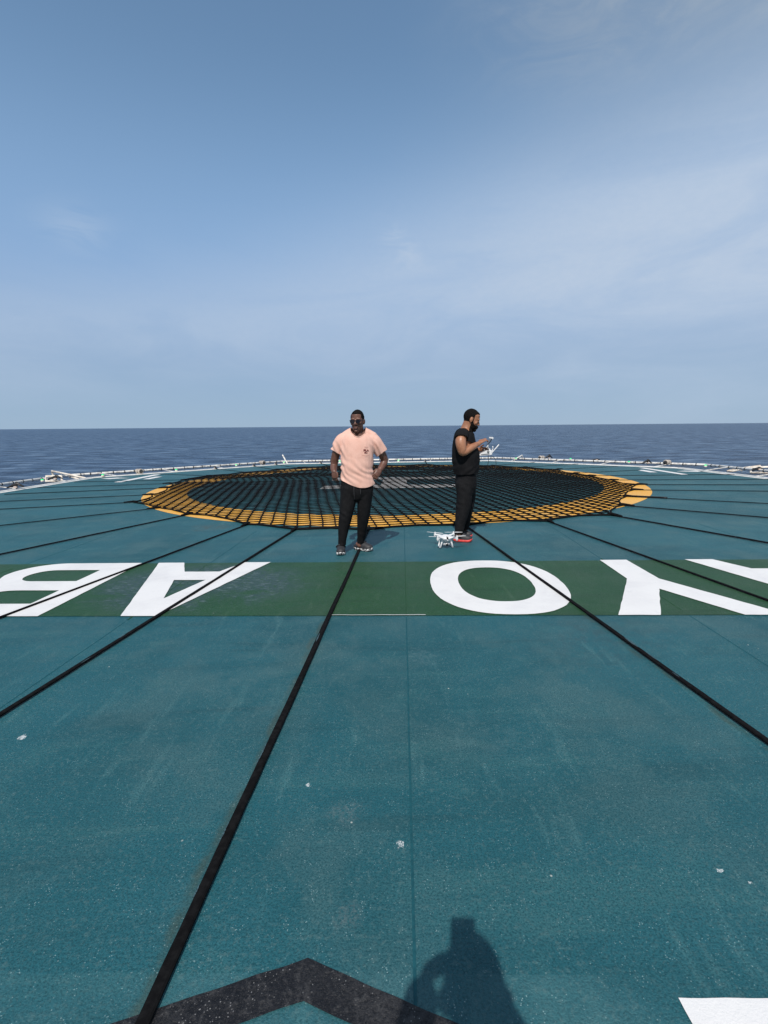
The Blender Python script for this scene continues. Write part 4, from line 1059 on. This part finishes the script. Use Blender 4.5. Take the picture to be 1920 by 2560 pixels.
b.stube([M2(590, 530, .20), M2(620, 640, .24), M2(655, 740, .25), M2(730, 710, .22), M2(800, 690, .17), M2(830, 686, .14)], [.064, .062, .05, .046, .036, .031], (0, 1, 0), 14)
hand(b, M2(828, 686, .14), M2(862, 686, .115), M2(940, 690, .09) - M2(862, 686, .115), (.0, .9, .35), [.5, .6, .7, .8], (0, -.2, 1), .95)
b.stube([M2(610, 1130, -.09), M2(610, 1300, -.095), M2(596, 1470, -.10), M2(560, 1680, -.11), M2(540, 1800, -.12), M2(536, 1880, -.12)], [.075, .072, .06, .05, .036, .038], (1, 0, 0), 14)
b.stube([M2(650, 1130, .09), M2(680, 1300, .10), M2(665, 1470, .10), M2(635, 1640, .11), M2(618, 1760, .13), M2(614, 1815, .14)], [.072, .065, .06, .05, .036, .038], (1, 0, 0), 14)
F2 = [((1.205, 6.385), (.955, 6.47)), ((1.255, 6.64), (1.01, 6.735))]
for (tx, ty), (hx, hy) in F2:
    b.stube([(hx + (tx - hx) * .2, hy + (ty - hy) * .2, .07), (hx + (tx - hx) * .5, hy + (ty - hy) * .5, .06), (hx + (tx - hx) * .85, hy + (ty - hy) * .85, .048)], [.034, .034, .02], (0, 0, 1), 12)
body2 = unify(b, 'body', .0045, 2)
link('body', body2, M_skin2, man2)
Hj = H2.inverted()
def hair2(p):
    q = Hj @ p
    if q.length > .2: return False
    if abs(q.x) > .074 and q.z < .030: return False
    if -.026 < q.y < .002 and abs(q.x) > .05 and q.z > -.05: return True
    if q.y < -.050: return q.z > .082 - .12 * max(0, abs(q.x) - .035)
    if q.y < .0: return q.z > .040 - .8 * q.y
    return q.z > -.045 + .25 * max(0, .05 - q.y)
link('hair', subset_offset(body2, hair2, .006, 'hair'), M_hair, man2)
def beard2(p):
    q = Hj @ p
    if q.z > .0 or q.z < -.16 or q.y > -.002 or q.length > .2: return False
    line = -.056 if q.y < -.06 else -.056 + (q.y + .06) * 1.0
    return q.z < line
link('beard', subset_offset(body2, beard2, .011, 'beard'), M_beard, man2)
for sx in (-1, 1):
    m = MB(); m.ell((sx * .033, -.0875, .0), (.012, .005, .0045)); m.v = [tuple(H2 @ Vector(p)) for p in m.v]; m.build('eyelid', M_eye, man2)
    m = MB(); m.tube([(sx * .012, -.0975, .029), (sx * .034, -.096, .035), (sx * .052, -.083, .031)], [(.0035, .002)] * 3, (0, 0, 1), 6); m.v = [tuple(H2 @ Vector(p)) for p in m.v]; m.build('eyebrow', M_hair, man2)
s_ = MB()
s_.stube([M2(625, 408, 0), M2(618, 450, 0), M2(612, 530, 0), M2(614, 650, 0), M2(630, 770, 0), M2(634, 880, 0), M2(634, 980, 0), M2(636, 1080, 0), M2(638, 1200, 0)],
        [(.078, .09), (.125, .150), (.145, .190), (.168, .205), (.190, .205), (.186, .203), (.172, .20), (.155, .195), (.150, .19)], (1, 0, 0), 24)
s_.stube([M2(600, 455, -.10), M2(580, 490, -.185), M2(568, 530, -.235)], [(.083, .07), (.084, .075), (.083, .076)], (1, 0, 0), 16)
s_.stube([M2(600, 455, .10), M2(585, 490, .185), M2(580, 530, .235)], [(.083, .07), (.084, .075), (.083, .076)], (1, 0, 0), 16)
tm = unify(s_, 'sleeveless_top', .0065, 3)
def folds2(p):
    q = (p.x - 1.1) * .7 - (p.z - 1.0); k = max(0, min(1, (1.2 - p.z) / .2))
    return .009 * math.sin(q * 60 + 2 * noise.noise(p * 5)) * k * max(0, .3 + noise.noise(p * 4))
hz2 = M2(640, 1082).z
shn = M2(568, 515, -.23); dn = Vector((-.12, -.62, -.78)).normalized()
shf = M2(580, 515, .23); df = Vector((-.05, .62, -.78)).normalized()
tm2 = cloth(tm, [(Vector((0, 0, hz2)), Vector((.06, 0, -1)).normalized(), lambda c: c.z < hz2 + .15),
                 (M2(566, 512, -.245), dn, lambda c: c.y < Y2 - .165 and c.z > M2(560, 640).z), (M2(580, 512, .245), df, lambda c: c.y > Y2 + .165 and c.z > M2(560, 640).z)],
            .004, 8, (1, 1, .6), .004,
            drop=lambda c: (Vector((c.x - M2(640, 400).x, c.y - Y2, (c.z - M2(640, 372).z) * .8)).length < .088), fold=folds2)
link('sleeveless_top', tm2, M_black_tee, man2)
p_ = MB()
p_.stube([M2(634, 1020, 0), M2(634, 1100, 0), M2(634, 1190, 0), M2(636, 1250, 0)], [(.135, .175), (.148, .185), (.145, .185), (.13, .165)], (1, 0, 0), 20)
p_.stube([M2(618, 1150, -.09), M2(614, 1300, -.10), M2(602, 1450, -.105), M2(582, 1560, -.11), M2(558, 1680, -.115), M2(545, 1790, -.12), M2(540, 1850, -.12), M2(540, 1900, -.12)], [(.122, .105), (.108, .105), (.104, .1), (.092, .09), (.076, .078), (.064, .066), (.060, .06), (.06, .06)], (1, 0, 0), 18)
p_.stube([M2(655, 1150, .09), M2(692, 1300, .10), M2(672, 1450, .10), M2(650, 1580, .105), M2(630, 1700, .12), M2(622, 1770, .13), M2(620, 1850, .14)], [(.120, .105), (.082, .1), (.078, .095), (.07, .085), (.062, .07), (.056, .062), (.056, .06)], (1, 0, 0), 18)
pm = unify(p_, 'trousers', .0065, 3)
def folds_t(p):
    k = .5 + max(0, 1 - abs(p.z - .5) / .25); return .007 * math.sin(p.z * 60 + p.x * 30 + 2.5 * noise.noise(p * 6)) * k * max(0, .2 + noise.noise(p * 5))
cn, cf = M2(540, 1838, -.12), M2(620, 1788, .13)
pm2 = cloth(pm, [(cn, Vector((0, 0, -1)), lambda c: c.y < Y2 and c.z < .35), (cf, Vector((0, 0, -1)), lambda c: c.y >= Y2 and c.z < .35)], .004, 9, (1, 1, .5), .004, fold=folds_t)
link('trousers', pm2, M_track, man2)
for toe, heel in F2: clog(man2, toe, heel, (M_clog, M_redsole, M_clog), strap_back=True)

# ------------------------------------------------------------------ remote controller in his hands
M_wp = simple('white_gloss_plastic', (.74, .74, .75), .3, (.70, .70, .71), 20)
M_gp = simple('grey_plastic', (.22, .22, .23), .45, (.16, .16, .17), 20)
M_scr = simple('dark_glass', (.01, .01, .013), .1, (.012, .012, .016), 10)
rc = thing('remote_controller', 'white drone remote controller with phone and two antennas held by the man in black', 'controller', tuple(M2(900, 730, 0)))
# origin of the controller body, x forward (away from him), y across
rb = M2(892, 738, 0); tiltm = Matrix.Rotation(R(-4), 3, 'Y')
def rcp(x, y, z): return rb + tiltm @ Vector((x, y, z))
m = MB()
prof = [(-.082, -.022), (-.085, -.006), (-.06, .010), (.0, .032), (.035, .040), (.075, .040), (.085, .03), (.086, -.018), (.078, -.024)]
hw = .088; vs = []
for yv, sc in ((-hw, .9), (-hw + .008, 1), (hw - .008, 1), (hw, .9)):
    for x, z in prof: vs.append(rcp(x * sc, yv, z * sc))
n = len(prof); fs = [tuple(range(n)), tuple(3 * n + k for k in range(n))[::-1]]
for i in range(3):
    for k in range(n): fs.append((i * n + k, i * n + (k + 1) % n, (i + 1) * n + (k + 1) % n, (i + 1) * n + k))
m.add(vs, fs); m.build('shell', M_wp, rc, smooth=False)
m = MB(); m.box(rcp(-.01, -.0895, -.006), (.115, .004, .012), tiltm); m.build('side_groove', M_gp, rc, smooth=False)
m = MB(); m.tube([rcp(.032, -.086, .026), rcp(.032, -.094, .026)], [.016], (0, 0, 1), 12); m.build('dial', M_gp, rc)
for yv in (-.045, .045):
    st = MB(); st.tube([rcp(-.005, yv, .02), rcp(-.008, yv, .058)], [.004, .006], (1, 0, 0), 8); st.build('control_stick', M_gp, rc)
for (a, c) in (((1229.5, 1132.5, -.035), (1246.8, 1112.2, -.05)), ((1230.2, 1131, .045), (1232.0, 1116.5, .06))):
    m = MB(); m.tube([at(a[0], a[1], Y2 + a[2]), at(c[0], c[1], Y2 + c[2])], [.0075, .0085], (0, 1, 0), 10); m.build('antenna', M_wp, rc)
m = MB(); m.tube([rcp(.075, 0, .035), M2(945, 660, 0), M2(935, 615, 0)], [.014, .012, .012], (0, 1, 0), 8); m.box(M2(928, 640, 0), (.045, .05, .012), Matrix.Rotation(R(-50), 3, 'Y')); m.build('phone_bracket', M_wp, rc)
pc = M2(958, 566, 0); pa = (M2(985, 525) - M2(932, 607)).normalized(); pn = Vector((-pa.z, 0, pa.x))
PM = Matrix((( pa.x, 0, pn.x), (0, 1, 0), (pa.z, 0, pn.z)))
m = MB(); m.box(pc, (.080, .150, .010), PM); m.build('mounted_phone', M_scr, rc, bevel=.003, smooth=False)
m = MB()
for yv in (-.06, .06): m.box(pc + pa * .046 + Vector((0, yv, 0)), (.026, .022, .030), PM)
m.box(pc - pn * .012 + Vector((0, 0, 0)), (.085, .09, .006), PM); m.build('phone_clamp', M_wp, rc, bevel=.003, smooth=False)
m = MB()
m.tube([at(1221.8, 1122, Y2 - .05), at(1221.5, 1140, Y2 - .075), at(1221.3, 1152, Y2 - .07), at(1219.5, 1162, Y2 - .06), at(1222, 1172, Y2 - .05), at(1230, 1176, Y2), at(1238, 1172, Y2 + .04), at(1240.3, 1160, Y2 + .05), at(1239.5, 1150, Y2 + .05), at(1234, 1143, Y2 + .04), at(1227, 1139.5, Y2 + .03)], [.0036], (0, 1, 0), 8)
m.build('charging_cable', M_cord, rc)

# ------------------------------------------------------------------ drone
dr = thing('drone', 'white four-rotor camera drone standing on the teal deck before the man in black', 'drone', (.808, 6.12, 0))
DC = Vector((.806, 6.11, 0)); DR = Matrix.Rotation(R(2), 3, 'Z')
def D(x, y, z): return DC + DR @ Vector((x, y, z))
d_ = MB()
d_.ell(D(0, 0, .132), (.086, .100, .036), DR); d_.ell(D(0, -.015, .118), (.068, .086, .036), DR); d_.ell(D(0, .0, .146), (.062, .088, .024), DR)
for sx in (-1, 1):
    for sy in (-1, 1):
        d_.stube([D(sx * .03, sy * .04, .136), D(sx * .08, sy * .085, .144), D(sx * .124, sy * .124, .148)], [(.032, .022), (.021, .015), (.014, .011)], (0, 1, 0), 12)
        d_.stube([D(sx * .124, sy * .124, .134), D(sx * .124, sy * .124, .158)], [.0165, .0155], (1, 0, 0), 14)
dm = unify(d_, 'shell', .003, 3)
link('shell', dm, M_wp, dr)
for sx in (-1, 1):
    for sy in (-1, 1):
        c = D(sx * .124, sy * .124, 0)
        m = MB(); m.tube([c + Vector((0, 0, .158)), c + Vector((0, 0, .168))], [.0145, .013], (1, 0, 0), 14, True, False); mo = m.build('motor', M_gp if False else simple('silver_motor_can', (.6, .6, .61), .35, metal=.4) if 'silver_motor_can' not in bpy.data.materials else bpy.data.materials['silver_motor_can'], dr)
        m = MB(); m.tube([c + Vector((0, 0, .134)), c + Vector((0, 0, .122))], [.015, .012], (1, 0, 0), 12, True, True); m.build('lamp_cap', M_wp, dr)
        ang = {(-1, 1): R(150), (1, 1): R(-4), (1, -1): R(8), (-1, -1): R(172)}[(sx, sy)]
        m = MB()
        for half in (0, math.pi):
            a = ang + half; u = Vector((math.cos(a), math.sin(a), 0)); v = Vector((-math.sin(a), math.cos(a), 0)); vs = []
            st = [(.004, .006), (.02, .008), (.045, .012), (.075, .011), (.10, .008), (.118, .004)]
            for s, wd in st:
                tw = .14 * (1 - s / .16)
                for q, zz in ((-1, .0012), (1, .0012), (1, -.0012), (-1, -.0012)):
                    p = c + u * s + v * (q * wd) + Vector((0, 0, .174 + q * wd * tw + zz)); vs.append(p)
            fs = [(0, 1, 2, 3), (23, 22, 21, 20)] + [(i * 4 + k, i * 4 + (k + 1) % 4, i * 4 + 4 + (k + 1) % 4, i * 4 + 4 + k) for i in range(5) for k in range(4)]
            m.add(vs, fs)
        m.tube([c + Vector((0, 0, .168)), c + Vector((0, 0, .179))], [.010, .008], (1, 0, 0), 12)
        m.build('propeller', M_wp, dr, smooth=False)
for sx in (-1, 1):
    m = MB(); m.tube([D(sx * .052, -.062, .115), D(sx * .066, -.075, .075), D(sx * .080, -.073, .018), D(sx * .083, -.055, .0085), D(sx * .083, .055, .0085), D(sx * .080, .073, .018), D(sx * .066, .075, .075), D(sx * .052, .062, .115)], [(.0105, .0085)] * 8, (1, 0, 0), 10)
    m.build('landing_skid', M_wp, dr)
gm = bpy.data.objects.new('gimbal_camera', None); COL.objects.link(gm); gm.location = D(0, -.05, .06); attach(gm, dr)
M_lg = simple('pale_grey_metal', (.5, .5, .51), .35, (.4, .4, .41), 15, metal=.3)
m = MB(); m.box(D(0, -.035, .095), (.036, .036, .014), DR); m.tube([D(0, -.035, .09), D(0, -.035, .075)], [.014], (1, 0, 0), 12); m.box(D(-.034, -.045, .058), (.012, .03, .03), DR); m.box(D(0, -.028, .078), (.07, .014, .012), DR); m.build('gimbal_arm', M_wp, gm, bevel=.002, smooth=False)
m = MB(); m.ell(D(.0, -.05, .053), (.031, .026, .024), DR); m.tube([D(-.034, -.05, .055), D(.034, -.05, .055)], [.014], (0, 0, 1), 12); m.build('camera_housing', M_lg, gm)
m = MB(); m.tube([D(.004, -.072, .051), D(.004, -.084, .050)], [.0165, .0155], (1, 0, 0), 16, True, False); m.build('lens', M_scr, gm)
bvd = BVHTree.FromPolygons([v.co for v in dm.vertices], [p.vertices for p in dm.polygons])
m = MB()
for (ax, az) in ((0, 0),):
    N = 4; vs = []
    for i in range(N + 1):
        for k in range(N + 1):
            p0 = D(-.012 + .024 * i / N, -.3, .128 + .034 * k / N); h = bvd.ray_cast(p0, Vector((0, 1, 0)))
            vs.append((h[0] if h[0] else D(-.012 + .024 * i / N, -.09, .128 + .034 * k / N)) - Vector((0, .002, 0)))
    m.add(vs, [(i * (N + 1) + k, (i + 1) * (N + 1) + k, (i + 1) * (N + 1) + k + 1, i * (N + 1) + k + 1) for i in range(N) for k in range(N)])
m.build('vision_sensor', M_scr, dr, smooth=False)

# ------------------------------------------------------------------ the photographer, whose shadow falls on the deck at the bottom
M_shirt3 = simple('navy_cotton', (.03, .045, .09), .85)
ph = thing('person', 'photographer holding up a phone, casting the shadow beside the black chevron', 'person', (.05, -.36, 0))
fh = Vector((0, 1, 0))
PHC = CAM + c_x * .017 - c_u * .062 - c_f * .012
H3 = head_frame(Vector((.004, -.28, 1.625)), R(180), R(4), 0, 1.04)
b = MB(); add_head(b, H3, 1.0)
b.stube([(.012, -.295, 1.56), (.0, -.32, 1.49), (-.02, -.34, 1.43)], [.062, .064, .09], (1, 0, 0), 14)
b.stube([(-.03, -.35, 1.42), (-.03, -.35, 1.3), (-.03, -.36, 1.1), (-.03, -.36, .95), (-.03, -.36, .88)], [(.15, .08), (.18, .11), (.16, .11), (.165, .115), (.165, .11)], (1, 0, 0), 18)
b.stube([(-.20, -.35, 1.345), (-.11, -.345, 1.39), (-.03, -.345, 1.415), (.06, -.345, 1.39), (.15, -.35, 1.345)], [.04, .045, .05, .045, .04], (0, 1, 0), 12)
WL = Vector((-.104, -.065, 1.362)); WR = PHC + Vector((.075, -.065, -.085))
b.stube([(-.205, -.34, 1.33), (-.245, -.29, 1.22), (-.235, -.235, 1.13), (-.165, -.17, 1.24), WL], [.055, .055, .055, .056, .046], (0, 1, 0), 12)
b.stube([(.155, -.34, 1.33), (.235, -.28, 1.23), (.245, -.22, 1.13), (.20, -.17, 1.24), WR], [.052, .048, .043, .040, .030], (0, 1, 0), 12)
hand(b, WL, Vector((-.088, -.038, 1.400)), Vector((.66, .12, .45)), (-.5, .45, .7), [.5, .7, .9, 1.0], (.2, -.5, .8), 1.1, thumb=Vector((.8, .1, .55)))
hand(b, WR, PHC + Vector((.052, -.030, -.035)), Vector((-.2, .35, .9)), (.9, .2, .2), [.8, .9, 1.0, 1.1], (-.3, -.9, .1), .95)
for sx in (-1, 1): b.stube([(-.03 + sx * .09, -.36, .9), (-.03 + sx * .10, -.35, .5), (-.03 + sx * .11, -.37, .1), (-.03 + sx * .115, -.37, .06), (-.03 + sx * .13, -.26, .04)], [.085, .06, .042, .042, .03], (1, 0, 0), 12)
body3 = unify(b, 'body', .006, 2)
link('body', body3, M_skin2, ph)
Hk = H3.inverted()
def hair3(p):
    q = Hk @ p
    if q.length > .2: return False
    return q.z > .075 if q.y < -.05 else q.z > -.03 + .3 * max(0, .04 - q.y)
link('hair', subset_offset(body3, hair3, .008, 'hair'), M_hair, ph)
s_ = MB()
s_.stube([(-.03, -.345, 1.455), (-.03, -.35, 1.40), (-.03, -.355, 1.25), (-.03, -.36, 1.05), (-.03, -.36, .85), (-.03, -.36, .78)], [(.10, .08), (.17, .10), (.20, .135), (.19, .14), (.20, .14), (.20, .14)], (1, 0, 0), 20)
s_.stube([(-.15, -.345, 1.375), (-.22, -.33, 1.315), (-.245, -.295, 1.23)], [.07, .07, .066], (0, 1, 0), 14); s_.stube([(.10, -.345, 1.375), (.175, -.33, 1.315), (.22, -.285, 1.23)], [.07, .07, .066], (0, 1, 0), 14)
link('tshirt', cloth(unify(s_, 'tshirt', .01, 3), [(Vector((0, 0, .82)), Vector((0, 0, -1)), lambda c: c.z < .9)], .004, 8, (1, 1, .6)), M_shirt3, ph)
s_ = MB(); s_.stube([(-.03, -.36, .98), (-.03, -.36, .85)], [(.17, .12), (.185, .13)], (1, 0, 0), 18)
for sx in (-1, 1): s_.stube([(-.03 + sx * .09, -.36, .88), (-.03 + sx * .10, -.355, .5), (-.03 + sx * .11, -.37, .12)], [.10, .08, .065], (1, 0, 0), 14)
link('trousers', cloth(unify(s_, 'trousers', .01, 3), [(Vector((0, 0, .10)), Vector((0, 0, -1)), lambda c: c.z < .3)], .004, 8, (1, 1, .6)), M_track, ph)
for sx in (-1, 1): clog(ph, (-.03 + sx * .135, -.20), (-.03 + sx * .11, -.46), (M_clog, M_sole_b, M_clog), name='shoe')
pho = thing('smartphone', 'smartphone held up by the photographer, its shadow topping his on the deck', 'phone', tuple(PHC))
CM = Matrix(((c_x.x, c_u.x, c_f.x), (c_x.y, c_u.y, c_f.y), (c_x.z, c_u.z, c_f.z)))
m = MB(); m.box(PHC, (.076, .160, .009), CM); m.build('case', M_blk, pho, bevel=.003, smooth=False)
m = MB(); m.box(PHC - c_f * .0052, (.070, .152, .0012), CM); m.build('screen', M_scr, pho, smooth=False)
m = MB(); m.tube([CAM - c_f * .0076, CAM - c_f * .0062], [.006], c_x, 14, True, False); m.build('rear_lens', M_scr, pho)

# ------------------------------------------------------------------ render settings
scene.view_settings.view_transform = 'Standard'; scene.view_settings.look = 'None'
scene.view_settings.exposure = 0.0; scene.view_settings.gamma = 1.0
scene.render.engine = 'CYCLES'
scene.cycles.max_bounces = 6
